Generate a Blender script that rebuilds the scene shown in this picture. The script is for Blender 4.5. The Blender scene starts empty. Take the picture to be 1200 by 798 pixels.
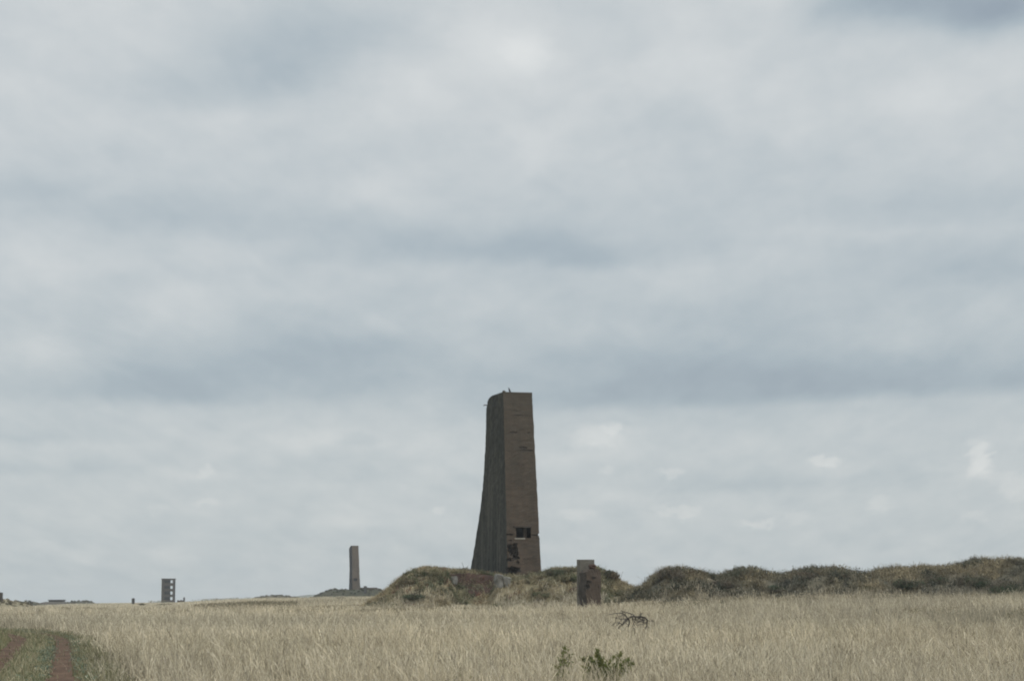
import bpy, bmesh, math, random
import numpy as np
from mathutils import Vector, Matrix, noise as mn

random.seed(7)
rng = np.random.default_rng(11)
R = math.radians
scene = bpy.context.scene
COL = scene.collection

# ------------------------------------------------------------------ camera measurements
F = 2542.0            # focal length in photo pixels (1200 px wide)
EYE = 1.6
PITCH = math.atan((704 - 399) / F)
CP, SP = math.cos(PITCH), math.sin(PITCH)

def ray(px, py):
    cx, cy = (px - 600) / F, (399 - py) / F
    return cx, CP - cy * SP, SP + cy * CP

def xat(px, Y, py=690):
    d = ray(px, py)
    return d[0] / d[1] * Y

def zat(py, Y, px=600):
    d = ray(px, py)
    return EYE + d[2] / d[1] * Y

def sl(c):
    c = c / 255.0
    return c / 12.92 if c <= 0.04045 else ((c + 0.055) / 1.055) ** 2.4

def lin(r, g, b):
    return (sl(r), sl(g), sl(b))

# ------------------------------------------------------------------ terrain
TU = np.array([-0.60, -0.236, -0.177, -0.106, -0.071, 0.0, 0.039, 0.118, 0.177, 0.236, 0.60])
TD = np.array([1, 45, 100, 200, 400, 700, 1200, 2200, 4500])
TZ = np.array([
    [0, 0, 0, 0, 0, 0, 0, 0, 0, 0, 0],
    [0, 0, 0, 0, 0, 0, 0, 0, 0, 0, 0],
    [0, 0, 0, .05, .10, .2, .25, .45, .55, .6, .6],
    [0, .05, .12, .40, .55, .75, 1.0, 1.6, 1.8, 2.0, 2.2],
    [0, .0, .30, 1.35, 1.65, 1.9, 2.0, 2.4, 2.7, 3.0, 3.0],
    [0, -.25, .35, 2.35, 2.8, 3.0, 3.1, 3.2, 3.3, 3.4, 3.4],
    [0, -.40, .55, 2.4, 3.0, 3.3, 3.3, 3.3, 3.3, 3.3, 3.3],
    [-2, -1.6, -1.2, 0.2, 1.5, 1.5, 1.5, 1.5, 1.5, 1.5, 1.5],
    [-6, -5, -5, -4, -3, -3, -3, -3, -3, -3, -3],
], float)
LTD = np.log(TD)

def zt(x, y):
    x = np.asarray(x, float); y = np.asarray(y, float)
    d = np.clip(y, 1.0, 4499)
    u = np.clip(x / np.maximum(d, 30.0), -0.599, 0.599)
    i = np.clip(np.searchsorted(TU, u) - 1, 0, len(TU) - 2)
    j = np.clip(np.searchsorted(LTD, np.log(d)) - 1, 0, len(TD) - 2)
    fu = (u - TU[i]) / (TU[i + 1] - TU[i])
    fu = fu * fu * (3 - 2 * fu)
    fd = (np.log(d) - LTD[j]) / (LTD[j + 1] - LTD[j])
    z = (TZ[j, i] * (1 - fu) + TZ[j, i + 1] * fu) * (1 - fd) + (TZ[j + 1, i] * (1 - fu) + TZ[j + 1, i + 1] * fu) * fd
    w = np.clip((d - 70) / 150, 0, 1)
    z = z + w * (0.10 * np.sin(x * .11 + y * .031) + .08 * np.sin(x * .043 - y * .052 + 1.3)
                 + .05 * np.sin(x * .21 + .9) * np.sin(y * .09))
    return z

def ztf(x, y):
    return float(zt(x, y))

# ------------------------------------------------------------------ mesh helpers
def link(o, parent=None):
    COL.objects.link(o)
    if parent is not None:
        o.parent = parent
    return o

def tag(o, label=None, cat=None, group=None, kind=None):
    if label: o['label'] = label
    if cat: o['category'] = cat
    if group: o['group'] = group
    if kind: o['kind'] = kind
    return o

def empty(name, loc, rz=0):
    o = bpy.data.objects.new(name, None)
    o.empty_display_size = .3
    o.location = loc
    o.rotation_euler = (0, 0, rz)
    return link(o)

def fastmesh(name, V, Fq, mats, parent=None, col=None, loc=None, smooth=False, mi=None):
    me = bpy.data.meshes.new(name)
    V = np.asarray(V, np.float32); Fq = np.asarray(Fq, np.int32)
    n, k = Fq.shape
    me.vertices.add(len(V)); me.vertices.foreach_set('co', V.ravel())
    me.loops.add(n * k); me.loops.foreach_set('vertex_index', Fq.ravel())
    me.polygons.add(n)
    me.polygons.foreach_set('loop_start', np.arange(0, n * k, k, dtype=np.int32))
    me.polygons.foreach_set('loop_total', np.full(n, k, np.int32))
    if smooth: me.polygons.foreach_set('use_smooth', np.ones(n, bool))
    if not isinstance(mats, (list, tuple)): mats = [mats]
    for m in mats: me.materials.append(m)
    if mi is not None: me.polygons.foreach_set('material_index', np.asarray(mi, np.int32))
    if col is not None:
        a = me.color_attributes.new('Col', 'FLOAT_COLOR', 'POINT')
        c = np.ones((len(V), 4), np.float32); c[:, :3] = col
        a.data.foreach_set('color', c.ravel())
    me.update(calc_edges=True); me.validate()
    o = bpy.data.objects.new(name, me)
    if loc is not None: o.location = loc
    return link(o, parent)

def grid_faces(nr, nc, wrap=False):
    r = np.arange(nr - 1)[:, None]; c = np.arange(nc if wrap else nc - 1)[None, :]
    a = r * nc + c; b = r * nc + (c + 1) % nc
    return np.stack([a, b, b + nc, a + nc], -1).reshape(-1, 4)

class MB:
    """collects shapes into one bmesh"""
    def __init__(self): self.bm = bmesh.new()
    def box(self, x0, x1, y0, y1, z0, z1, bev=0.0, seg=1):
        r = bmesh.ops.create_cube(self.bm, size=1)
        vs = r['verts']
        for v in vs:
            v.co = Vector(((x0 + x1) / 2 + v.co.x * (x1 - x0), (y0 + y1) / 2 + v.co.y * (y1 - y0), (z0 + z1) / 2 + v.co.z * (z1 - z0)))
        if bev > 0:
            es = list({e for v in vs for e in v.link_edges})
            bmesh.ops.bevel(self.bm, geom=es, offset=bev, segments=seg, affect='EDGES', profile=.6)
        return self
    def tube(self, pts, rads, sides=6, closed=True):
        bm = self.bm
        pts = [Vector(p) for p in pts]
        rings = []
        up = Vector((0.13, 0.9, 0.27)).normalized()
        for i, p in enumerate(pts):
            t = (pts[min(i + 1, len(pts) - 1)] - pts[max(i - 1, 0)]).normalized()
            a = t.cross(up)
            if a.length < 1e-3: a = t.cross(Vector((1, 0, 0)))
            a.normalize(); b = t.cross(a)
            rings.append([bm.verts.new(p + (a * math.cos(k * 2 * math.pi / sides) + b * math.sin(k * 2 * math.pi / sides)) * rads[i]) for k in range(sides)])
        for i in range(len(rings) - 1):
            for k in range(sides):
                bm.faces.new((rings[i][k], rings[i][(k + 1) % sides], rings[i + 1][(k + 1) % sides], rings[i + 1][k]))
        if closed:
            bm.faces.new(rings[0][::-1]); bm.faces.new(rings[-1])
        return self
    def ball(self, c, r, sub=2, sc=(1, 1, 1)):
        g = bmesh.ops.create_icosphere(self.bm, subdivisions=sub, radius=r)
        for v in g['verts']:
            v.co = Vector((c[0] + v.co.x * sc[0], c[1] + v.co.y * sc[1], c[2] + v.co.z * sc[2]))
        return g['verts']
    def subdivide(self, n):
        bmesh.ops.subdivide_edges(self.bm, edges=self.bm.edges[:], cuts=n, use_grid_fill=True)
        return self
    def rough(self, amp, freq, seed=0.0, amp2=0, freq2=1):
        self.bm.normal_update()
        for v in self.bm.verts:
            q = v.co * freq + Vector((seed, seed * 1.7, -seed))
            d = mn.noise_vector(q) * amp
            if amp2: d += mn.noise_vector(v.co * freq2 + Vector((seed, 3, 1))) * amp2
            v.co += d
        return self
    def build(self, name, mat, parent=None, loc=None, smooth=False):
        bmesh.ops.recalc_face_normals(self.bm, faces=self.bm.faces[:])
        me = bpy.data.meshes.new(name)
        self.bm.to_mesh(me); self.bm.free()
        for m in (mat if isinstance(mat, list) else [mat]): me.materials.append(m)
        if smooth:
            for p in me.polygons: p.use_smooth = True
        o = bpy.data.objects.new(name, me)
        if loc is not None: o.location = loc
        return link(o, parent)

# ------------------------------------------------------------------ materials
class NT:
    def __init__(self, tree): self.t = tree; self.n = tree.nodes; self.l = tree.links
    def new(self, typ, **kw):
        n = self.n.new(typ)
        for k, v in kw.items():
            if k.startswith('in_'):
                key = k[3:]
                key = int(key) if key.isdigit() else key
                self.set(n.inputs[key], v)
            else: setattr(n, k, v)
        return n
    def set(self, inp, v):
        if isinstance(v, bpy.types.NodeSocket): self.l.new(v, inp)
        else: inp.default_value = v
    def math(self, op, a, b=None, c=None, clamp=False):
        n = self.n.new('ShaderNodeMath'); n.operation = op; n.use_clamp = clamp
        self.set(n.inputs[0], a)
        if b is not None: self.set(n.inputs[1], b)
        if c is not None: self.set(n.inputs[2], c)
        return n.outputs[0]
    def vmath(self, op, a, b=None, c=None):
        n = self.n.new('ShaderNodeVectorMath'); n.operation = op
        self.set(n.inputs[0], a)
        if b is not None: self.set(n.inputs[1], b)
        if c is not None: self.set(n.inputs[2], c)
        return n.outputs['Value'] if op in ('DOT_PRODUCT', 'LENGTH') else n.outputs[0]
    def noise(self, vec, scale, detail=4, rough=.55, dist=0):
        n = self.new('ShaderNodeTexNoise'); self.l.new(vec, n.inputs['Vector'])
        n.inputs['Scale'].default_value = scale; n.inputs['Detail'].default_value = detail
        n.inputs['Roughness'].default_value = rough; n.inputs['Distortion'].default_value = dist
        return n
    def ramp(self, fac, stops):
        n = self.n.new('ShaderNodeValToRGB'); self.l.new(fac, n.inputs[0])
        e = n.color_ramp.elements
        while len(e) < len(stops): e.new(.5)
        for el, (p, c) in zip(e, stops):
            el.position = p; el.color = (*c, 1) if len(c) == 3 else c
        return n.outputs[0]
    def mix(self, fac, a, b, typ='MIX'):
        n = self.n.new('ShaderNodeMix'); n.data_type = 'RGBA'; n.blend_type = typ
        self.set(n.inputs[0], fac)
        for s, v in ((n.inputs[6], a), (n.inputs[7], b)):
            if isinstance(v, bpy.types.NodeSocket): self.l.new(v, s)
            else: s.default_value = (*v, 1) if len(v) == 3 else v
        return n.outputs[2]
    def sep(self, v):
        n = self.n.new('ShaderNodeSeparateXYZ'); self.l.new(v, n.inputs[0]); return n.outputs
    def comb(self, x=0, y=0, z=0):
        n = self.n.new('ShaderNodeCombineXYZ')
        for i, v in enumerate((x, y, z)): self.set(n.inputs[i], v)
        return n.outputs[0]

def mat_new(name):
    m = bpy.data.materials.new(name); m.use_nodes = True
    nt = NT(m.node_tree); b = m.node_tree.nodes['Principled BSDF']
    b.inputs['Specular IOR Level'].default_value = .15
    return m, nt, b

def rgb(*c): return tuple(c)

def mat_rough(name, stops, scale=2.0, rough=.9, bump=.3, stretch=(1, 1, 1), scale2=None):
    m, nt, b = mat_new(name)
    tc = nt.new('ShaderNodeTexCoord').outputs['Object']
    v = nt.vmath('MULTIPLY', tc, stretch)
    n1 = nt.noise(v, scale, 6, .62)
    n2 = nt.noise(v, scale2 or scale * 7, 4, .6)
    f = nt.math('ADD', nt.math('MULTIPLY', n1.outputs[0], .65), nt.math('MULTIPLY', n2.outputs[0], .35))
    nt.l.new(nt.ramp(f, stops), b.inputs['Base Color'])
    b.inputs['Roughness'].default_value = rough
    bp = nt.new('ShaderNodeBump', in_Strength=bump, in_Distance=.05)
    nt.l.new(n2.outputs[0], bp.inputs['Height']); nt.l.new(bp.outputs[0], b.inputs['Normal'])
    return m

def mat_brick(name, c_a, c_b, c_m, axis='x', bw=.42, bh=.15, stain=(.030, .027, .023), bandamp=.5):
    """courses of brick with drifting colour, mortar loss and dark weathering"""
    m, nt, b = mat_new(name)
    tc = nt.new('ShaderNodeTexCoord').outputs['Object']
    x, y, z = nt.sep(tc)
    h = x if axis == 'x' else (y if axis == 'y' else nt.math('ADD', x, y))
    wob = nt.noise(tc, .5, 3)
    zz = nt.math('ADD', z, nt.math('MULTIPLY', wob.outputs[0], .12))
    v = nt.comb(h, zz, 0)
    br = nt.new('ShaderNodeTexBrick', offset=.5)
    nt.l.new(v, br.inputs['Vector'])
    br.inputs['Color1'].default_value = (*c_a, 1); br.inputs['Color2'].default_value = (*c_b, 1); br.inputs['Mortar'].default_value = (*c_m, 1)
    br.inputs['Scale'].default_value = 1; br.inputs['Brick Width'].default_value = bw; br.inputs['Row Height'].default_value = bh
    br.inputs['Mortar Size'].default_value = .018; br.inputs['Bias'].default_value = -.1
    # horizontal streaks of whole courses
    n1 = nt.noise(nt.comb(nt.math('MULTIPLY', h, .35), nt.math('MULTIPLY', z, 2.6), 0), 1.0, 5, .7)
    k1 = nt.math('ADD', nt.math('MULTIPLY', n1.outputs[0], bandamp * 2), 1 - bandamp)
    col = nt.mix(1.0, br.outputs['Color'], nt.comb(k1, k1, k1), 'MULTIPLY')
    # patches of dark weathering running down
    n2 = nt.noise(nt.comb(nt.math('MULTIPLY', h, 1.3), nt.math('MULTIPLY', z, .22), 3.3), 1.0, 5, .6)
    f2 = nt.math('SUBTRACT', nt.math('MULTIPLY', n2.outputs[0], 3.2), 1.35, clamp=True)
    col = nt.mix(nt.math('MULTIPLY', f2, .45), col, stain)
    n3 = nt.noise(tc, 3.2, 5, .65)
    f3 = nt.math('SUBTRACT', nt.math('MULTIPLY', n3.outputs[0], 4), 2.2, clamp=True)
    col = nt.mix(nt.math('MULTIPLY', f3, .4), col, tuple(min(1, q * 1.7) for q in c_b))
    if axis == 'x' and bw > .4:      # lichen greys the upper courses
        up = nt.math('MULTIPLY', nt.math('DIVIDE', z, 20.0, clamp=True), nt.math('ADD', .3, n3.outputs[0]))
        col = nt.mix(nt.math('MULTIPLY', up, .75), col, (.056, .053, .043))
    nt.l.new(col, b.inputs['Base Color']); b.inputs['Roughness'].default_value = .93
    bp = nt.new('ShaderNodeBump', in_Strength=.5, in_Distance=.03)
    hh = nt.math('ADD', nt.math('MULTIPLY', br.outputs['Fac'], -1), nt.math('MULTIPLY', n3.outputs[0], 1.0))
    nt.l.new(hh, bp.inputs['Height']); nt.l.new(bp.outputs[0], b.inputs['Normal'])
    return m

def mat_render_side(name):
    """dark weathered render with pale lime runs"""
    m, nt, b = mat_new(name)
    tc = nt.new('ShaderNodeTexCoord').outputs['Object']
    x, y, z = nt.sep(tc)
    n1 = nt.noise(nt.comb(x, nt.math('MULTIPLY', y, .42), nt.math('MULTIPLY', z, .13)), 1.2, 6, .7, .6)
    n2 = nt.noise(tc, 1.6, 6, .7)
    f = nt.math('ADD', nt.math('MULTIPLY', n1.outputs[0], .42), nt.math('MULTIPLY', n2.outputs[0], .58))
    col = nt.ramp(f, [(.34, (.014, .016, .015)), (.47, (.026, .028, .025)), (.56, (.044, .045, .038)), (.68, (.078, .076, .064))])
    # lime runs strongest in the lower half
    n3 = nt.noise(nt.comb(x, nt.math('MULTIPLY', y, 1.6), nt.math('MULTIPLY', z, .07)), 1.0, 4, .6)
    low = nt.math('SUBTRACT', 1.0, nt.math('DIVIDE', z, 15.0), clamp=True)
    fl = nt.math('MULTIPLY', nt.math('SUBTRACT', nt.math('MULTIPLY', n3.outputs[0], 4.0), 2.0, clamp=True), low)
    col = nt.mix(nt.math('MULTIPLY', fl, .75), col, (.125, .124, .105))
    nt.l.new(col, b.inputs['Base Color']); b.inputs['Roughness'].default_value = .95
    bp = nt.new('ShaderNodeBump', in_Strength=.5, in_Distance=.05)
    nt.l.new(n2.outputs[0], bp.inputs['Height']); nt.l.new(bp.outputs[0], b.inputs['Normal'])
    return m

def mat_leaf(name, trans=.3, rough=.8, gain=1.0):
    m, nt, b = mat_new(name)
    at = nt.new('ShaderNodeAttribute', attribute_name='Col')
    col = at.outputs['Color']
    if gain != 1.0: col = nt.mix(1.0, col, (gain, gain, gain), 'MULTIPLY')
    nt.l.new(col, b.inputs['Base Color']); b.inputs['Roughness'].default_value = rough
    tr = nt.new('ShaderNodeBsdfTranslucent'); nt.l.new(col, tr.inputs[0])
    mx = nt.new('ShaderNodeMixShader', in_0=trans)
    nt.l.new(b.outputs[0], mx.inputs[1]); nt.l.new(tr.outputs[0], mx.inputs[2])
    nt.l.new(mx.outputs[0], m.node_tree.nodes['Material Output'].inputs[0])
    return m

M = {}
M['grass'] = mat_leaf('dry_grass_blades', .30, .85)
M['leaf'] = mat_leaf('scrub_leaves', .2, .75)
M['green'] = mat_leaf('green_leaves', .3, .6)
M['brick'] = mat_brick('weathered_brown_brick', (.090, .063, .045), (.068, .052, .040), (.080, .068, .054), 'x', bandamp=.62)
M['brick_red'] = mat_brick('reddish_ruin_brick', (.088, .062, .047), (.068, .051, .041), (.080, .068, .055), 'x', .3, .11)
M['brick_far'] = mat_brick('pale_brown_brick', (.105, .080, .058), (.088, .071, .055), (.10, .088, .069), 'xy', .5, .2)
M['side'] = mat_render_side('dark_weathered_render')
M['cavity'] = mat_rough('broken_inner_masonry', [(.3, (.02, .019, .018)), (.5, (.045, .04, .035)), (.7, (.09, .07, .055))], 2.5)
M['interior'] = mat_rough('shade_dark_interior', [(.3, (.006, .007, .009)), (.7, (.014, .015, .018))], 2)  # near-black colour paints in the shade inside openings and storeys
M['concrete'] = mat_rough('grey_concrete', [(.3, (.10, .098, .088)), (.5, (.155, .152, .135)), (.7, (.21, .205, .185))], 1.5)
M['concrete_pale'] = mat_rough('pale_concrete', [(.3, (.12, .118, .108)), (.5, (.20, .197, .182)), (.7, (.29, .285, .265))], 1.8)
M['concrete_dark'] = mat_rough('dark_concrete', [(.3, (.032, .032, .033)), (.5, (.052, .051, .050)), (.7, (.08, .077, .07))], 1.0)
M['frame'] = mat_rough('brown_grey_concrete', [(.3, (.036, .032, .027)), (.5, (.058, .051, .043)), (.7, (.085, .075, .063))], .6)
M['frame_pale'] = mat_rough('weathered_slab_concrete', [(.3, (.075, .070, .060)), (.5, (.115, .108, .092)), (.7, (.155, .148, .128))], 1.5)
M['sill'] = mat_rough('pale_sill', [(.3, (.2, .19, .16)), (.7, (.36, .34, .29))], 3)
M['timber'] = mat_rough('old_timber', [(.3, (.035, .03, .026)), (.7, (.085, .07, .055))], 4, stretch=(4, 4, .5))
M['metal'] = mat_rough('rusty_metal', [(.3, (.03, .027, .026)), (.7, (.08, .055, .045))], 6)
M['branch'] = mat_rough('dead_wood', [(.3, (.03, .027, .025)), (.5, (.06, .054, .05)), (.7, (.13, .12, .11))], 8)
M['stem'] = mat_rough('woody_stem', [(.3, (.05, .04, .03)), (.7, (.13, .11, .085))], 8)
M['bird'] = mat_rough('dark_plumage', [(.3, (.03, .032, .036)), (.7, (.085, .085, .09))], 14)
M['soil'] = mat_rough('red_brown_soil', [(.3, (.028, .018, .014)), (.5, (.055, .032, .024)), (.7, (.095, .060, .046))], 1.6)

# ground
def mat_ground():
    m, nt, b = mat_new('dry_field_ground')
    tc = nt.new('ShaderNodeTexCoord').outputs['Object']
    n1 = nt.noise(tc, .035, 5, .6); n2 = nt.noise(tc, .9, 6, .7); n3 = nt.noise(nt.vmath('MULTIPLY', tc, (1, .25, 1)), .011, 4, .6)
    c = nt.ramp(n2.outputs[0], [(.3, (.225, .19, .13)), (.5, (.315, .275, .195)), (.7, (.41, .365, .27))])
    f = nt.math('SUBTRACT', nt.math('MULTIPLY', n1.outputs[0], 4), 1.9, clamp=True)
    c = nt.mix(nt.math('MULTIPLY', f, .45), c, (.215, .195, .125))
    f3 = nt.math('SUBTRACT', nt.math('MULTIPLY', n3.outputs[0], 5), 2.7, clamp=True)
    c = nt.mix(nt.math('MULTIPLY', f3, .5), c, (.18, .175, .105))
    nt.l.new(c, b.inputs['Base Color']); b.inputs['Roughness'].default_value = 1
    b.inputs['Specular IOR Level'].default_value = 0
    bp = nt.new('ShaderNodeBump', in_Strength=.6, in_Distance=.2)
    nt.l.new(n2.outputs[0], bp.inputs['Height']); nt.l.new(bp.outputs[0], b.inputs['Normal'])
    return m
M['ground'] = mat_ground()
M['dirt'] = mat_rough('red_brown_track_dirt', [(.3, (.036, .022, .013)), (.5, (.074, .044, .027)), (.7, (.14, .09, .06))], 1.1, .95, .7, (1.6, .45, 1), 5)
M['verge'] = mat_rough('green_verge_ground', [(.3, (.07, .07, .038)), (.5, (.12, .115, .065)), (.7, (.19, .165, .10))], 1.2, .95, .5)
M['hillfar'] = mat_rough('distant_hill_cover', [(.3, (.07, .075, .06)), (.7, (.13, .125, .095))], .02)

def mat_mound(name, soilcol=True):
    m, nt, b = mat_new(name)
    at = nt.new('ShaderNodeAttribute', attribute_name='Col')
    tc = nt.new('ShaderNodeTexCoord').outputs['Object']
    n = nt.noise(tc, 1.4, 6, .7)
    k = nt.math('ADD', nt.math('MULTIPLY', n.outputs[0], 1.5), .25)
    c = nt.mix(1.0, at.outputs['Color'], nt.comb(k, k, k), 'MULTIPLY')
    nt.l.new(c, b.inputs['Base Color']); b.inputs['Roughness'].default_value = 1
    bp = nt.new('ShaderNodeBump', in_Strength=.8, in_Distance=.25)
    nt.l.new(n.outputs[0], bp.inputs['Height']); nt.l.new(bp.outputs[0], b.inputs['Normal'])
    return m
M['mound'] = mat_mound('mound_cover')

# ------------------------------------------------------------------ value noise (numpy) for scattering
_perm = np.random.default_rng(3).random((64, 64, 8))
def vnoise(x, y, s, k=0):
    x = np.asarray(x) / s; y = np.asarray(y) / s
    xi = np.floor(x).astype(int); yi = np.floor(y).astype(int)
    fx = x - xi; fy = y - yi
    fx = fx * fx * (3 - 2 * fx); fy = fy * fy * (3 - 2 * fy)
    P = _perm[:, :, k]
    g = lambda a, b: P[a % 64, b % 64]
    return (g(xi, yi) * (1 - fx) + g(xi + 1, yi) * fx) * (1 - fy) + (g(xi, yi + 1) * (1 - fx) + g(xi + 1, yi + 1) * fx) * fy

def fbm(x, y, s, k=0):
    return .5 * vnoise(x, y, s, k) + .3 * vnoise(x, y, s / 2.1, k + 1) + .2 * vnoise(x, y, s / 4.3, k + 2)

# ------------------------------------------------------------------ ground sheet
def spaced(lo, hi, near, far, center=0.0, grow=1.10):
    out = [center]; s = near; p = center
    while p < hi:
        p += s; out.append(min(p, hi)); s = min(s * grow, far)
    p = center; s = near
    while p > lo:
        p -= s; out.insert(0, max(p, lo)); s = min(s * grow, far)
    return np.array(out)
gx = spaced(-2600, 2600, 3, 120, 0, 1.03)
gy = np.concatenate([np.arange(-300, -20, 20.0), spaced(-20, 4400, 2.5, 90, -20, 1.012)[1:]])
X, Y = np.meshgrid(gx, gy)
ground = fastmesh('ground', np.stack([X, Y, zt(X, Y)], -1).reshape(-1, 3), grid_faces(len(gy), len(gx)), M['ground'], smooth=True)
tag(ground, kind='structure')

# ------------------------------------------------------------------ track (two ruts and grassy hump)
R_pts = [(-1.0 + .9, -30), (-.6, 0), (-2.05, 10), (-4.1, 20), (-8.2, 40), (-12.3, 60), (-16.2, 79), (-18.6, 90), (-21.6, 101), (-25.5, 112), (-31.5, 122), (-40, 130), (-55, 136), (-80, 140), (-120, 142)]
def smooth_path(pts, step=.6):
    P = [np.array(p, float) for p in pts]
    P = [2 * P[0] - P[1]] + P + [2 * P[-1] - P[-2]]
    out = []
    for i in range(1, len(P) - 2):
        n = max(2, int(np.linalg.norm(P[i + 1] - P[i]) / step))
        for t in np.linspace(0, 1, n, endpoint=False):
            a, b, c, d = P[i - 1:i + 3]
            out.append(.5 * (2 * b + (c - a) * t + (2 * a - 5 * b + 4 * c - d) * t * t + (3 * b - a - 3 * c + d) * t ** 3))
    out.append(P[-2]); return np.array(out)
rr = smooth_path(R_pts)
tang = np.gradient(rr, axis=0); tang /= np.linalg.norm(tang, axis=1)[:, None]
nrm_l = np.stack([-tang[:, 1], tang[:, 0]], 1)          # to the left of travel
GAUGE = 1.62
lr = rr + nrm_l * GAUGE
def track_offset(x, y):
    """signed offset from the right-hand rut (positive towards the other rut)"""
    x = np.asarray(x); y = np.asarray(y)
    off = np.full(x.shape, 99.0)
    idx = np.where((x < 8) & (y < 150) & (x > -130))[0]
    S = rr[::2]; NL = nrm_l[::2]
    for a in range(0, len(idx), 4000):
        i = idx[a:a + 4000]
        dx = x[i, None] - S[None, :, 0]; dy = y[i, None] - S[None, :, 1]
        j = np.argmin(dx * dx + dy * dy, 1)
        off[i] = dx[np.arange(len(i)), j] * NL[j, 0] + dy[np.arange(len(i)), j] * NL[j, 1]
    return off
def ribbon(path, nl, w0, w1, ncol, lift, jit, dip=0.0):
    n = len(path); V = np.zeros((n, ncol, 3))
    s = np.arange(n) * .6
    for c in range(ncol):
        t = c / (ncol - 1)
        j = (vnoise(s, s * 0 + c * 9.1, 1.7, 1) - .5) * jit if c in (0, ncol - 1) else 0
        o = w0 + (w1 - w0) * t + j
        q = path + nl * (o[:, None] if np.ndim(o) else o)
        V[:, c, :2] = q
        V[:, c, 2] = zt(q[:, 0], q[:, 1]) + lift - dip * math.sin(math.pi * t)
    return V.reshape(-1, 3), grid_faces(n, ncol)
v, f = ribbon(rr, nrm_l, -1.25, GAUGE + 3.2, 12, .02, .5)
tag(fastmesh('verge', v, f, M['verge'], smooth=True), kind='structure')
va, fa = ribbon(rr, nrm_l, -.30, .29, 6, .036, .24, .012)
vb, fb = ribbon(lr, nrm_l, -.30, .34, 6, .036, .24, .012)
tag(fastmesh('track', np.concatenate([va, vb]), np.concatenate([fa, fb + len(va)]), M['dirt'], smooth=True), kind='structure')

# ------------------------------------------------------------------ mounds
def crest_fn(ctrl, Y):
    """silhouette given as photo points -> height of the crest above sea level, by x"""
    xs = np.array([xat(px, Y, py) for px, py in ctrl]); zs = np.array([zat(py, Y, px) for px, py in ctrl])
    return xs, zs

class Mound:
    def __init__(self, ctrl, Yc, yf, yb, lump=.35, lump_s=2.6, seed=0, cut=None, plateau=.35):
        self.xs, self.zs = crest_fn(ctrl, Yc)
        self.Yc, self.yf, self.yb, self.lump, self.ls, self.seed, self.cut, self.pl = Yc, yf, yb, lump, lump_s, seed, cut, plateau
    def h(self, x, y):
        x = np.asarray(x, float); y = np.asarray(y, float)
        top = np.interp(x, self.xs, self.zs)
        g = zt(x, y)
        t = np.where(y < self.Yc, (y - self.yf) / (self.Yc - self.yf), (self.yb - y) / (self.yb - self.Yc))
        t = np.clip(t / (1 - self.pl), 0, 1)
        s = np.sin(t * math.pi / 2) ** 1.15
        e = np.clip(np.minimum(x - self.xs[0], self.xs[-1] - x) / 1.5, 0, 1)
        hh = np.clip(top - g, 0, None)
        z = g - .25 + (hh + .25) * s * e
        z = z + (fbm(x + self.seed, y, self.ls, 2) - .5) * 2 * self.lump * np.clip(s * 2, 0, 1) * e * np.clip(hh / 1.2, .1, 1)
        if self.cut:
            cx0, cx1, cy, drop = self.cut
            w = np.clip(np.minimum(x - cx0, cx1 - x) / .8, 0, 1)
            z = z - w * drop * np.clip((cy + .9 * (fbm(x, y * 0, 1.1, 3) - .5) - y) / .5, 0, 1) * np.clip((y - self.yf) / 2.0, 0, 1)
        return z
    def mesh(self, name, colfn, res):
        nx = int((self.xs[-1] - self.xs[0] + 4) / res); ny = int((self.yb - self.yf + 2) / res)
        gx = np.linspace(self.xs[0] - 1, self.xs[-1] + 1, nx); gy = np.linspace(self.yf - 1, self.yb + 1, ny)
        X, Y = np.meshgrid(gx, gy)
        Z = self.h(X, Y)
        o = fastmesh(name, np.stack([X, Y, Z], -1).reshape(-1, 3), grid_faces(ny, nx), M['mound'], col=colfn(X.ravel(), Y.ravel()), smooth=True)
        return tag(o, kind='structure')

OLIVE = np.array([.075, .078, .045]); TAN = np.array([.27, .225, .14]); GREYG = np.array([.095, .098, .075])
DARKG = np.array([.038, .045, .026]); BROWN = np.array([.105, .078, .055]); RED = np.array([.13, .06, .04]); SOIL = np.array([.052, .033, .026])

main_m = Mound([(418, 713), (432, 709), (455, 695), (478, 676), (500, 669), (525, 671), (545, 672), (575, 675), (600, 679), (632, 676), (645, 671), (665, 671), (700, 670), (712, 676), (725, 684), (742, 691), (762, 697)],
               213.5, 201.5, 233, .35, 2.4, 0, plateau=.30)
SX0, SX1 = xat(524, 207), xat(583, 207)
main_m.cut = (SX0, SX1, 209.8, 1.1)
def soil_at(x, y):
    t = (x - SX0) / (SX1 - SX0); e = (fbm(x + 9, y, 1.5, 5) - .5)
    return (t > .05 + e * .25) & (t < .96 + e * .2) & (y > 206.6 + 1.6 * abs(t - .5) + e * 3.2 + .9 * np.clip(.35 - t, 0, 1)) & (y < 210.3 + e)
def main_col(x, y):
    f = fbm(x, y, 3.0, 0)[:, None]; g = fbm(x + 50, y, 1.6, 3)[:, None]
    c = OLIVE * (1 - f) + TAN * f
    s = soil_at(x, y)[:, None]
    return np.where(s, SOIL * (.6 + .8 * g), c * .8)
main_m.mesh('mound', main_col, .3)

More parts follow.
